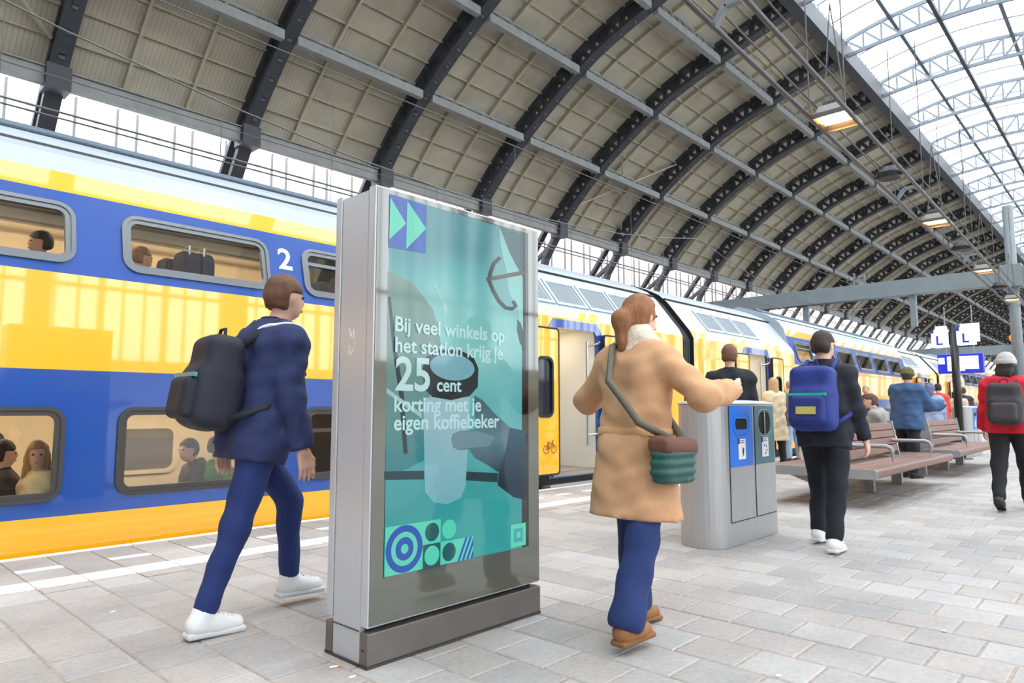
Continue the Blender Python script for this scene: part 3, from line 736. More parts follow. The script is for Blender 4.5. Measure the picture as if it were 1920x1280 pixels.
# front leaf: metal rim with a glass sheet let into it, opening for the screen
SX0, SX1, SZ0, SZ1 = 1.886, 2.858, .375, 2.122
fr_ = MB(); fr_.box(KX0, KX1, KY0 + .004, KY0 + .056, .17, KH)
front = fr_.build('front_leaf', M_KIOSK, kiosk, bevel=.004)
g_ = MB(); PF = lambda off: (lambda a_, b_: (a_, KY0 - off, b_))
g_.ring([(KX0 + .008, .178), (KX1 - .008, .178), (KX1 - .008, KH - .008), (KX0 + .008, KH - .008)], [(SX0, SZ0), (SX1, SZ0), (SX1, SZ1), (SX0, SZ1)], PF(-.006), PF(.001))
g_.build('glass_front', M_KFRONT, front)
MB().box(KX0, KX1, KY1 - .047, KY1, .17, KH).build('rear_leaf', M_KIOSK, kiosk, bevel=.004)
MB().box(KX0 + .008, KX1 - .008, KY1, KY1 + .004, .18, KH - .01).build('rear_glass', M_KFRONT, kiosk)
MB().box(KX0 - .002, KX1 + .002, KY0 - .001, KY0 + .058, .012, .148).box(KX0 - .002, KX1 + .002, KY1 - .05, KY1, .012, .148).build('plinth', M_KBASE, kiosk, bevel=.004)
MB().box(KX0 - .003, KX1 + .003, KY0 - .003, KY1 + .003, 0, .012).build('base_plate', mat('dark_base_plate', (74, 70, 66), .5, metal=.4), kiosk)
MB().box(KX0 - .0015, KX0 + .006, KY0 + .066, KY1 - .056, .1475, .1495).build('panel_seam', M_BLACK, kiosk)
MB().tube([(KX0 - .004, KY0 + .03, .075), (KX0 + .002, KY0 + .03, .075)], .006, 10).build('lock', M_BLACK, kiosk)
scr = MB()
random.seed(3)
def P3(x, y): return (600 + x / 2.782, 300 + y / 2.782)
def P4(x, y): return (600 + x / 2.207, 700 + y / 2.207)
def kp(x, y): p = ony(x, y, KY0); return (p[0], p[2])
def pixmat(name, rgb, e=1.0, mix=None, scale=2.5):
    """light given off by the screen"""
    if name in MATS: return MATS[name]
    m = bpy.data.materials.new(name); m.use_nodes = True; nt = m.node_tree; p = nt.nodes['Principled BSDF']
    p.inputs['Base Color'].default_value = (.004, .004, .004, 1); p.inputs['Roughness'].default_value = .07; p.inputs['Emission Strength'].default_value = e * SCR
    p.inputs['Emission Color'].default_value = lin(rgb)
    if mix:
        tc = nt.nodes.new('ShaderNodeTexCoord'); sx = nt.nodes.new('ShaderNodeSeparateXYZ'); nt.links.new(tc.outputs['Object'], sx.inputs[0])
        mr = nt.nodes.new('ShaderNodeMapRange'); mr.inputs[1].default_value = mix[0]; mr.inputs[2].default_value = mix[1]; nt.links.new(sx.outputs['Z'], mr.inputs[0])
        n = nt.nodes.new('ShaderNodeTexNoise'); n.inputs['Scale'].default_value = scale; n.inputs['Detail'].default_value = 1; nt.links.new(tc.outputs['Object'], n.inputs['Vector'])
        ad = nt.nodes.new('ShaderNodeMath'); ad.operation = 'MULTIPLY_ADD'; ad.inputs[1].default_value = .55; nt.links.new(n.outputs['Fac'], ad.inputs[0])
        sb_ = nt.nodes.new('ShaderNodeMath'); sb_.operation = 'SUBTRACT'; sb_.inputs[1].default_value = .27; nt.links.new(mr.outputs[0], sb_.inputs[0]); nt.links.new(sb_.outputs[0], ad.inputs[2])
        cr = nt.nodes.new('ShaderNodeValToRGB'); st = mix[2]
        cr.color_ramp.elements[0].color = lin(st[0]); cr.color_ramp.elements[1].color = lin(st[-1])
        for k in range(1, len(st) - 1): e_ = cr.color_ramp.elements.new(k / (len(st) - 1)); e_.color = lin(st[k])
        nt.links.new(ad.outputs[0], cr.inputs['Fac']); nt.links.new(cr.outputs['Color'], p.inputs['Emission Color'])
    MATS[name] = m; return m
SCR = .7
screen = MB().box(SX0 - .004, SX1 + .004, KY0 + .0005, KY0 + .004, SZ0 - .004, SZ1 + .004).build('screen', mat('dark_screen_glass', (14, 18, 22), .06, coat=.8), kiosk)
lay = [0]
def art(name, polys, m, kind='px', holes=(), parent=None):
    lay[0] += 1; off = .0008 + .00022 * lay[0]; mb = MB()
    for poly in polys:
        mb.sheet([kp(*q) if kind == 'px' else q for q in poly], [[kp(*q) if kind == 'px' else q for q in h] for h in holes], PF(off))
    return mb.build(name, m, parent or screen, fix=False)
T_ = (118, 216, 214)
art('picture', [[(730.5, 363), (979, 437), (978, 1026), (719.5, 1081)]], pixmat('teal_picture', T_, 1, (.4, 2.1, [(70, 190, 186), (64, 176, 180), (110, 200, 205), (150, 226, 222), (120, 208, 208), (96, 168, 176)])))
S3 = lambda pts: [P3(*q) for q in pts]
S4 = lambda pts: [P4(*q) for q in pts]
art('picture_doorway', [[(727, 507), (775, 532), (812, 580), (828, 650), (806, 720), (800, 860), (722, 900)]], pixmat('pic_door', (122, 172, 168), 1, (.9, 1.9, [(60, 150, 160), (126, 168, 160), (140, 176, 160)])))
art('picture_edge', [[(727, 556), (732, 556), (741, 640), (757, 740), (764, 850), (756, 850), (748, 740), (735, 650)]], pixmat('pic_dark_edge', (46, 70, 76), 1))
art('picture_band', [S4([(265, 405), (430, 402), (430, 438), (265, 440)]), S4([(600, 405), (735, 412), (735, 450), (600, 442)])], pixmat('pic_band', (42, 74, 82), 1))
art('picture_streak', [S3([(585, 630), (600, 645), (662, 770), (655, 830), (640, 740)])], pixmat('pic_streak', (190, 232, 232), 1))
art('picture_rail', [S4([(275, 60), (420, 165), (420, 185), (275, 80)])], pixmat('pic_rail', (176, 222, 224), 1))
art('picture_hair', [S3([(930, 345), (1058, 386), (1056, 620), (1030, 600), (985, 500), (955, 420)])], pixmat('pic_hair', (62, 106, 112), 1))
art('picture_face', [S3([(932, 345), (948, 380), (985, 480), (1035, 575), (1056, 610), (1058, 975), (1045, 940), (1030, 790), (1010, 740), (985, 690), (975, 600), (950, 500), (936, 430)])], pixmat('pic_face', (150, 226, 218), 1, (1.3, 2.1, [(110, 190, 190), (160, 234, 226), (140, 214, 208)])))
art('picture_beard', [S3([(1028, 830), (1045, 850), (1060, 900), (1060, 985), (1040, 950), (1026, 890)])], pixmat('pic_beard', (40, 70, 80), 1))
def ell(cx_, cy_, a_, b_, ang, n=28):
    t = math.radians(ang); return [(cx_ + a_ * math.cos(2 * math.pi * i / n) * math.cos(t) - b_ * math.sin(2 * math.pi * i / n) * math.sin(t), cy_ + a_ * math.cos(2 * math.pi * i / n) * math.sin(t) + b_ * math.sin(2 * math.pi * i / n) * math.cos(t)) for i in range(n)]
def stroke(pts, w):
    a_, b_ = [], []
    for k in range(len(pts)):
        d = vunit(np.array(pts[min(k + 1, len(pts) - 1)]) - np.array(pts[max(k - 1, 0)])); n = np.array((-d[1], d[0])) * w / 2
        a_.append(tuple(np.array(pts[k]) + n)); b_.append(tuple(np.array(pts[k]) - n))
    return a_ + b_[::-1]
art('picture_lens', [S3([(935, 512), (905, 545), (890, 590), (886, 630), (905, 680), (935, 732), (968, 762), (1000, 768), (985, 690), (975, 600), (950, 530)])], pixmat('pic_lens', (120, 196, 196), 1))
art('picture_glasses', [S3(stroke([(938, 508), (905, 540), (886, 590), (880, 630), (902, 682), (932, 737), (966, 770), (1000, 776), (1020, 760), (1004, 734)], 20))], pixmat('pic_glasses', (58, 54, 48), 1))
art('picture_temple', [S3(stroke([(866, 622), (930, 612), (1000, 598), (1066, 586)], 22))], pixmat('pic_temple', (84, 92, 84), 1))
art('picture_cup', [[(792.6, 745), (881, 745), (872, 912), (862, 934), (838, 945), (812, 941), (796, 922)]], pixmat('pic_cup', (160, 210, 224), 1, (.6, 1.1, [(120, 200, 208), (150, 208, 222), (176, 216, 228)])))
art('picture_lid', [[(792, 688), (800, 668), (825, 656), (860, 656), (886, 668), (896, 690), (895, 725), (880, 742), (845, 750), (810, 744), (794, 728)]], pixmat('pic_lid', (50, 62, 66), 1))
art('picture_lid_top', [ell(847, 688, 42, 25, 8)], pixmat('pic_lidtop', (134, 196, 212), 1))
art('picture_sleeve', [S4([(775, 222), (848, 238), (846, 522), (800, 512), (733, 462), (742, 340)])], pixmat('pic_sleeve', (34, 72, 92), 1, (.7, 1.1, [(24, 56, 78), (40, 80, 100), (56, 110, 132)])))
art('picture_hand', [S4([(540, 270), (548, 250), (575, 238), (640, 232), (636, 90), (670, 110), (720, 165), (782, 222), (770, 300), (742, 412), (690, 378), (640, 350), (612, 312), (575, 318), (548, 305)])], pixmat('pic_hand', (92, 128, 142), 1, (.8, 1.15, [(52, 82, 98), (112, 150, 164), (80, 118, 132)])))
art('picture_thumb', [S4([(541, 272), (550, 252), (578, 240), (650, 238), (720, 260), (700, 300), (612, 308), (575, 316), (549, 303)])], pixmat('pic_thumb', (128, 166, 178), 1))
blue_ = pixmat('pic_blue', (44, 98, 206), 1); mint = pixmat('pic_mint', (104, 238, 206), 1.05); white_ = pixmat('pic_white', (206, 246, 248), 1.1); slate = pixmat('pic_slate', (52, 112, 118), 1)
art('logo_field', [[(730.3, 364), (798.8, 386), (797, 475), (728.7, 463.5)]], blue_)
art('logo_arrow', [[(731, 371), (760.3, 419.7), (728.6, 449)]], mint); art('logo_arrow', [[(762.5, 377), (797.7, 428.7), (760.3, 467)]], mint)
# geometric pattern along the foot of the picture
q0 = kp(719.5, 1080); a_ = kp(790.8, 1060)[0] - q0[0]; bx_, bz_ = q0[0] + .001, SZ0 + .002; h2 = a_ / 2
sq = lambda x, z, s: [(x, z), (x + s, z), (x + s, z + s), (x, z + s)]
art('pattern_tile', [sq(bx_, bz_, a_), sq(bx_ + a_, bz_ + h2, h2), sq(bx_ + a_ + h2, bz_, h2), sq(bx_ + a_ + 2 * h2, bz_, h2)], mint, 'k')
art('pattern_tile', [sq(bx_ + a_, bz_, h2)], slate, 'k')
c0 = (bx_ + h2, bz_ + h2)
for k, (r_, m_) in enumerate(((.49, blue_), (.35, mint), (.24, blue_), (.1, mint))): art('pattern_ring', [circle(c0[0], c0[1], a_ * r_, 40)], m_, 'k')
art('pattern_dot', [circle(bx_ + a_ + h2 * .5, bz_ + h2 * 1.5, h2 * .4), circle(bx_ + a_ + h2 * 1.5, bz_ + h2 * .5, h2 * .4)], slate, 'k')
art('pattern_dot', [circle(bx_ + a_ + h2 * .5, bz_ + h2 * .5, h2 * .42), circle(bx_ + a_ + h2 * 1.5, bz_ + h2 * 1.5, h2 * .42)], mint, 'k')
x_ = bx_ + a_ + 2 * h2
art('pattern_stripe', [[(x_ + h2 * s0, bz_), (x_ + h2 * (s0 + .14), bz_), (x_ + h2 * min(1, s0 + .64), bz_ + h2 * min(1, (1 - s0 - .14) / .5 if s0 + .64 > 1 else 1)), (x_ + h2 * min(1, s0 + .5), bz_ + h2 * min(1, (1 - s0) / .5 if s0 + .5 > 1 else 1))] for s0 in (.0, .27, .54, .8)], blue_, 'k')
q1 = kp(*P4(785, 720)); q2 = kp(*P4(847, 640)); s_ = q2[0] - q1[0]
art('corner_mark', [sq(q1[0], SZ0 + .012, s_)], mint, 'k'); art('corner_mark', [sq(q1[0] + s_ * .2, SZ0 + .012 + s_ * .2, s_ * .6)], pixmat('pic_teal', (70, 190, 200), 1), 'k'); art('corner_mark', [sq(q1[0] + s_ * .38, SZ0 + .012 + s_ * .38, s_ * .26)], mint, 'k')
def sline(txt, xa, ya, xb, m=white_, bold=.018):
    p = kp(xa, ya); w = kp(xb, ya)[0] - p[0]; lay[0] += 1; off = .0008 + .00022 * lay[0]
    v, f = text_mesh(txt, lambda a_, b_: (p[0] + a_, KY0 - off, p[1] + b_), width=w, bold=bold)
    MB().add(v, f).build('lettering', m, screen, fix=False)
sline('Bij veel winkels op', 739, 620, 944); sline('het station krijg je', 739, 659, 941); sline('25', 739, 730, 804, bold=.022); sline('cent', 817, 733, 863)
sline('korting met je', 737, 771, 900); sline('eigen koffiebeker', 736, 806, 934)
# scratched tag on the side panel
tg = MB()
for k in range(9):
    y = KY0 + .17 + random.uniform(-.035, .035); z = 1.42 + random.uniform(-.05, .05)
    tg.bar((KX0 + .003, y, z), (KX0 + .003, y + random.uniform(-.03, .03), z + random.uniform(-.05, .05)), .0016, .004, up=(1, 0, 0))
tag(tg.build('scribble', mat('white_scribble', (232, 240, 240), .6), kiosk), 'small white scribble')

# ================================================================== twin litter bins
M_BIN = mat('brushed_bin_steel', (176, 176, 176), .36, metal=.5, var=.06, vscale=4, stretch=(8, 8, .5))
M_BINB = mat('blue_bin_panel', (26, 112, 216), .4, var=.08); M_BING = mat('petrol_green_bin_panel', (58, 106, 116), .4)
def litter_bin(ox, oy, label):
    """ox, oy: front left corner of the flat face"""
    L, D, H = .96, .42, 1.165; R = D / 2
    t = empty('litter_bin', (ox + L / 2, oy + R, 0), label, 'litter bin', 'twin litter bins on the platform')
    arc = [(ox - R * math.sin(math.pi * k / 16) * .9, oy + R - R * math.cos(math.pi * k / 16)) for k in range(17)]
    plan = [(ox + L, oy), (ox + L, oy + D)] + arc[::-1]
    sh = MB().prism(plan, 'z', .0, H).build('shell', M_BIN, t, bevel=.006)
    cx_ = ox + L * .42; tp = [(x + (x - cx_) * .01, y + (y - oy - R) * .015) for x, y in plan]
    lid = MB(); n = len(tp); rings = [(1.0, H), (1.0, H + .012), (.8, H + .028), (.45, H + .036)]
    vs = [(cx_ + (x - cx_) * k, oy + R + (y - oy - R) * k, z) for k, z in rings for x, y in tp]
    lid.add(vs, [(r * n + i, r * n + (i + 1) % n, (r + 1) * n + (i + 1) % n, (r + 1) * n + i) for r in range(3) for i in range(n)] + [tuple(3 * n + i for i in range(n))]); lid.build('lid', mat('bin_lid', (206, 212, 216), .35, metal=.3), t, smooth=True)
    Pf = lambda off: (lambda a_, b_: (a_, oy - off, b_))
    for k, (x0, x1, m) in enumerate(((ox + .03, ox + .475, M_BINB), (ox + .52, ox + .93, M_BING))):
        xc = (x0 + x1) / 2
        hole = rrect(xc - .115, xc + .115, .95, 1.04, .035) if k == 0 else rrect(xc - .125, xc + .125, .9, 1.1, .09)
        door = MB(); door.sheet([(x0, .2), (x1, .2), (x1, .64), (x0, .64)], [], Pf(.004)); dr = door.build('door', M_BIN, t, fix=False)
        pn = MB(); pn.sheet([(x0, .64), (x1, .64), (x1, 1.15), (x0, 1.15)], [hole], Pf(.006)); pn = pn.build('panel', m, t, fix=False)
        MB().sheet(hole, [], Pf(.002)).build('opening', mat('bin_mouth_black', (10, 9, 9), .9), pn, fix=False)
        big = rrect(xc - .15, xc + .15, .9, 1.09, .08) if k == 0 else rrect(xc - .145, xc + .145, .88, 1.12, .1)
        inn = [(xc + (p[0] - xc) * .965, .995 + (p[1] - .995) * .965) for p in big]
        MB().ring(big, inn, Pf(.004), Pf(.009)).build('opening_rim', m if k == 0 else M_STEEL, pn)
        if k: MB().box(xc - .008, xc + .008, oy - .011, oy - .004, .9, 1.1).build('opening_bar', M_STEEL, pn)
        st = MB(); st.sheet([(xc - .07, .7), (xc + .07, .7), (xc + .07, .87), (xc - .07, .87)], [], Pf(.008)); st = st.build('sticker', mat('white_sticker', (232, 232, 232), .5), pn, fix=False)
        mk = MB()
        mk.sheet([(xc - .075, .83), (xc - .045, .83), (xc - .045, .875), (xc - .075, .875)], [], Pf(.0095))
        if k == 0: mk.sheet([(xc + .01, .80), (xc + .035, .79), (xc + .03, .74), (xc + .015, .72), (xc, .77)], [], Pf(.0095))
        else:
            for (u_, w_) in ((-.02, .8), (.025, .79), (.0, .73), (.03, .755)): mk.sheet(circle(xc + u_, w_, .011, 10), [], Pf(.0095))
        for z_ in (.852, .838): mk.sheet([(xc - .035, z_), (xc + .04, z_), (xc + .04, z_ + .006), (xc - .035, z_ + .006)], [], Pf(.0095))
        mk.build('sticker_print', mat('navy_print', (30, 40, 90), .5), st, fix=False)
        seam = MB(); seam.box(x0 - .006, x0, oy - .005, oy, .2, 1.15).box(x0, x1, oy - .005, oy, .192, .2).build('door_gap', M_BLACK, dr)
    return t
litter_bin(5.345, 2.58, 'brushed steel twin litter bin with blue and green panels near the camel coat')
litter_bin(19.6, 3.2, 'smaller looking steel litter bin standing beside the black sign post')

# ================================================================== benches
M_WOOD = mat('brown_hardwood', (128, 92, 78), .45, var=.3, vscale=5, stretch=(1, 12, 12), bump=.15)
M_BGREY = mat('grey_cast_aluminium', (158, 162, 164), .42, metal=.35, var=.08)
def bench(x0, x1, y0, y1, label, stations):
    ym = (y0 + y1) / 2
    t = empty('bench', ((x0 + x1) / 2, ym, 0), label, 'bench', 'double-sided wooden platform benches')
    zs = .45; n = 4; half = (y1 - y0) / 2 - .1
    for s in (-1, 1):
        for k in range(n):
            w = half / n; a0 = ym + s * (.1 + w * k) + (0 if s > 0 else -w); rr = .02
            last = k == n - 1
            prof = rrect(a0 + .004, a0 + w - .004, zs - (.1 if last else .04), zs, .03 if last else .01, 3)
            MB().prism(prof, 'x', x0 + .03, x1 - .03).build('seat_slat', M_WOOD, t)
        # back: five leaning boards on this side, along the middle stretch
        for k in range(4):
            z0 = zs + .06 + k * .105; d = .095 - k * .018
            MB().add([(x, ym + s * (d - j * .018 * .9 + o_), z0 + j * .095) for x in (x0 + .75, x1 - .75) for o_ in (0, -.022) for j in (0, 1)],
                     [(0, 1, 3, 2), (4, 6, 7, 5), (0, 4, 5, 1), (2, 3, 7, 6), (0, 2, 6, 4), (1, 5, 7, 3)]).build('back_board', M_WOOD, t, bevel=.006)
    for xe in (x0, x1 - .035): MB().prism(rrect(y0 + .005, y1 - .005, zs - .105, zs + .002, .03), 'x', xe, xe + .035).build('end_rail', M_BGREY, t)
    MB().box(x0 + .05, x1 - .05, ym - .09, ym + .09, zs - .12, zs - .03).build('spine_beam', M_BGREY, t)
    for xe in (x0 + .74, x1 - .78):
        MB().prism([(ym - .11, zs), (ym + .11, zs), (ym + .03, zs + .5), (ym - .03, zs + .5)], 'x', xe, xe + .04).build('back_bracket', M_BGREY, t)
    for xe in stations:
        # Y-shaped leg
        lg = MB(); h = zs - .1
        lg.prism([(ym - .07, 0), (ym + .07, 0), (ym + .07, .2), (y1 - .14, h), (y1 - .3, h), (ym, .26), (y0 + .3, h), (y0 + .14, h), (ym - .07, .2)], 'x', xe, xe + .09)
        lg.build('leg', M_BGREY, t, bevel=.005)
    for xe in (x0 + .95, x1 - 1.0):
        for s in (-1, 1):
            ya = ym + s * .08; yb = ym + s * (half + .02)
            MB().tube([(xe, ya, zs + .22), (xe, yb - s * .06, zs + .22), (xe, yb - s * .015, zs + .2), (xe, yb, zs + .16), (xe, yb, zs)], .026, 8).build('armrest', M_BGREY, t)
    return t
bench(8.29, 12.17, 2.27, 3.56, 'nearer brown wooden platform bench with grey armrests, beside the twin bin', (8.55, 10.2, 11.6))
bench(13.1, 17.1, 2.33, 3.62, 'farther brown wooden platform bench in front of the black sign post', (13.4, 15.1, 16.5))

# ================================================================== sign post, departure board
M_POST = mat('black_post_paint', (28, 28, 30), .35)
PXX, PYY = 18.4, 3.27
sp = empty('sign_post', (PXX, PYY, 0), 'black sign post carrying white letter boards above the benches', 'sign post')
ztop = onx(1785, 612, PXX)[2]
MB().tube([(PXX, PYY, 0), (PXX, PYY, ztop)], .085, 16).build('pole', M_POST, sp, smooth=True)
MB().tube([(PXX, PYY, 0), (PXX, PYY, .03)], .22, 20).build('foot_plate', mat('grey_foot_plate', (90, 90, 90), .6), sp)
M_SIGNW = mat('lit_white_sign', (250, 250, 250), .4, emit=1.0, emit_rgb=(250, 250, 252)); M_SIGNB = mat('sign_blue', (40, 70, 190), .5)
for (xa, ya, xb, yb) in ((1745, 619, 1778, 650), (1792, 614, 1829, 645)):
    p = onx(xa, ya, PXX - .12); q = onx(xb, yb, PXX - .12); y1, y0, z1, z0 = p[1], q[1], p[2], q[2]
    box_ = MB().box(PXX - .12, PXX + .05, y0, y1, z0, z1).build('letter_board', M_SIGNW, sp, bevel=.01)
    MB().box(PXX - .134, PXX - .119, y1 - (y1 - y0) * .17, y1, z1 - (z1 - z0) * .2, z1).build('corner_square', M_SIGNB, box_)
    hgt = (z1 - z0) * .52; v, f = text_mesh('L', lambda a_, b_: (PXX - .135, (y0 + y1) / 2 + hgt * .3 - a_, z0 + (z1 - z0) * .14 + b_), height=hgt, bold=.025)
    MB().add(v, f).build('letter', M_SIGNB, box_, fix=False)
    q3 = (y0 + y1) / 2; MB().box(PXX + .06, PXX + .2, y0 + .06 if q3 > PYY else y0 - .05, y1 - .05, z0 + .08, z1 + .1).build('rear_board', mat('pale_board', (214, 216, 216), .5), sp)
    MB().bar((PXX, PYY, (z0 + z1) / 2), (PXX, q3, (z0 + z1) / 2), .06, .3).build('bracket', M_POST, sp)
DX = 27.0
p = onx(1757, 665, DX); q = onx(1845, 698, DX)
db = empty('departure_board', (DX + .1, (p[1] + q[1]) / 2, q[2]), 'blue departure board with a bright white screen hanging above the platform', 'display board')
MB().box(DX, DX + .25, q[1], p[1], q[2], p[2]).build('housing', mat('display_blue', (36, 52, 206), .4, emit=.25), db, bevel=.02)
wY = p[1] - q[1]; hZ = p[2] - q[2]
scn = MB().box(DX - .006, DX, q[1] + wY * .1, p[1] - wY * .22, q[2] + hZ * .12, p[2] - hZ * .13).build('screen', mat('bright_display', (250, 252, 255), .3, emit=2.0), db)
MB().box(DX - .007, DX, p[1] - wY * .16, p[1] - wY * .02, p[2] - hZ * .5, p[2] - hZ * .18).build('number_field', MATS['bright_display'], db)
MB().box(DX - .008, DX - .006, q[1] + wY * .1, q[1] + wY * .4, q[2] + hZ * .12, q[2] + hZ * .2).build('footer_bar', MATS['display_blue'], scn)
for k in (.2, .8): MB().tube([(DX + .12, q[1] + wY * k, p[2]), (DX + .12, q[1] + wY * k, 4.62)], .014, 8).build('hanger', M_BGREY, db)

# ================================================================== overhead gantries and wires
M_GAN = mat('grey_gantry_paint', (128, 136, 140), .5, var=.1, vscale=2)
def insulators(mb, x, y, z):
    for k in range(3): mb.tube([(x, y + k * .16, z), (x, y + k * .16, z + .1)], .035, 8)
g1 = empty('catenary_gantry', (28.1, 3.2, 0), 'nearer grey steel beam across the tracks with insulators and hanging posts', 'gantry', 'overhead line gantries')
bm_ = MB().box(27.85, 28.3, 2.2, 16.5, 5.28, 5.86).box(27.75, 28.4, 2.9, 3.5, 5.2, 5.95).build('beam', M_GAN, g1, bevel=.01)
MB().tube([(28.1, 3.2, 0), (28.1, 3.2, 8.0)], .16, 14).build('column', M_GAN, g1, smooth=True)
MB().tube([(28.1, 16.4, -1.0), (28.1, 16.4, 5.6)], .16, 14).build('column', M_GAN, g1, smooth=True)
for (xp, y0_, y1_) in ((1513, 567, 612), (1715, 542, 612)):
    pt = onx(xp, y1_, 28.1); MB().box(28.0, 28.2, pt[1] - .1, pt[1] + .1, pt[2], 5.3).build('drop_post', M_GAN, g1)
for xp in (1602, 1612, 1622, 1419):
    pt = onx(xp, 545, 28.1); mb = MB().tube([(28.1, pt[1], 5.86), (28.1, pt[1], 6.15)], .03, 8); insulators(mb, 28.1, pt[1] - .16, 6.15); mb.build('insulator', mat('grey_insulator', (112, 116, 122), .4), g1)
g2 = empty('catenary_gantry', (46, 3.2, 0), 'farther thin grey gantry beam behind the letter boards', 'gantry', 'overhead line gantries')
zz = onx(1850, 655, 46)[2]
MB().box(45.9, 46.2, 0, 20, zz - .3, zz + .2).build('beam', M_GAN, g2); MB().tube([(46, 2.0, 0), (46, 2.0, zz)], .14, 12).build('column', M_GAN, g2)
MB().tube([(46, 19.5, -1), (46, 19.5, zz)], .14, 12).build('column', M_GAN, g2)
bl = onx(1901, 633, 45.7)
bcn = empty('warning_beacon', (45.7, bl[1], zz + .2), 'round orange beacon on the farther gantry beam', 'beacon')
sp_ = MB(); nn = 12
for i in range(nn):
    for j in range(16): pass
sp_.add([(45.8 + .24 * math.sin(math.pi * i / nn) * math.cos(2 * math.pi * j / 16), bl[1] + .24 * math.sin(math.pi * i / nn) * math.sin(2 * math.pi * j / 16), bl[2] + .24 * math.cos(math.pi * i / nn)) for i in range(nn + 1) for j in range(16)],
        [(i * 16 + j, i * 16 + (j + 1) % 16, (i + 1) * 16 + (j + 1) % 16, (i + 1) * 16 + j) for i in range(nn) for j in range(16)])
sp_.build('lamp_globe', mat('orange_globe', (250, 160, 20), .4, emit=.3), bcn, smooth=True); MB().tube([(45.8, bl[1], zz + .15), (45.8, bl[1], bl[2] - .2)], .05, 8).build('stem', M_GAN, bcn)
M_WIRE = mat('grey_wire', (96, 94, 92), .5, metal=.4)
def wire(label, pts, r, drops=()):
    o = MB().tube(pts, r, 6).build('overhead_wire', M_WIRE)
    tag(o, label, 'wire', 'overhead line wires')
    for (a_, b_) in drops: MB().tube([a_, b_], .008, 5).build('dropper', M_WIRE, o)
    return o
def zline(x, y, Y): return ony(x, y, Y)[2]
yw = 9.4; za = zline(0, 180, yw); zb = zline(620, 347, yw)
wire('low contact wire running just above the train roof', [(-6, yw, za), (40, yw, za), (120, yw, za)], .014)
wire('second contact wire close beside the low one over the train roof', [(-6, yw + .12, za - .03), (120, yw + .12, za - .03)], .012)
zc_ = zline(820, 165, yw); sag = lambda x: za + .5 + .9 * ((x % 18) / 9 - 1) ** 2
pts = [(x, yw, sag(x)) for x in range(-6, 110, 2)]
wire('sagging messenger wire above the contact wires over the train', pts, .012, [((x, yw, sag(x)), (x, yw, za)) for x in range(0, 60, 4)])
yw2 = 13.0; z2 = zline(700, 165, yw2)
wire('higher wire crossing below the roof girders', [(-6, yw2, z2), (110, yw2, z2)], .013, [((x, yw2, z2), (x, yw2, 5.2)) for x in range(2, 62, 6)])
wire('thin wire farther towards the glazed side wall', [(-6, 17.0, zline(60, 130, 17.0)), (110, 17.0, zline(60, 130, 17.0))], .013)

# ================================================================== heaters on twin rails
HZ = 4.6
ra = [onz(1285, 0, HZ), onz(1510, 240, HZ)]; rb = [onz(1400, 0, HZ), onz(1590, 215, HZ)]
M_RAILP = mat('dark_conduit', (74, 72, 74), .45, metal=.4)
def along(p, q, x): k = (x - p[0]) / (q[0] - p[0]); return p + (q - p) * k
q_a = onz(1838, 522, HZ); q_b = onz(1858, 500, HZ)
rails = []
for nm, p0, p1, lab in (('hanging_conduit', ra[0], q_a, 'dark hanging conduit rail on the track side of the heaters'), ('hanging_conduit', rb[0], q_b, 'dark hanging conduit rail on the platform side of the heaters')):
    A_, B_ = along(p0, p1, 2.5), along(p0, p1, 70)
    o = MB().tube([A_, B_], .026, 8).tube([A_ + np.array((0, 0, .22)), B_ + np.array((0, 0, .22))], .012, 6).build('hanging_conduit', M_RAILP); tag(o, lab, 'conduit rail', 'twin heater rails'); rails.append((p0, p1))
    for x in np.arange(4, 60, 4.2):
        pt = along(p0, p1, x); MB().tube([pt, pt + np.array((0, 0, 2.6))], .008, 5).build('suspension_wire', M_WIRE, o)
M_HOUS = mat('grey_heater_housing', (120, 116, 112), .4, metal=.5); M_GLOW = mat('glowing_heater_tubes', (255, 214, 160), .5, emit=14, emit_rgb=(255, 196, 120))
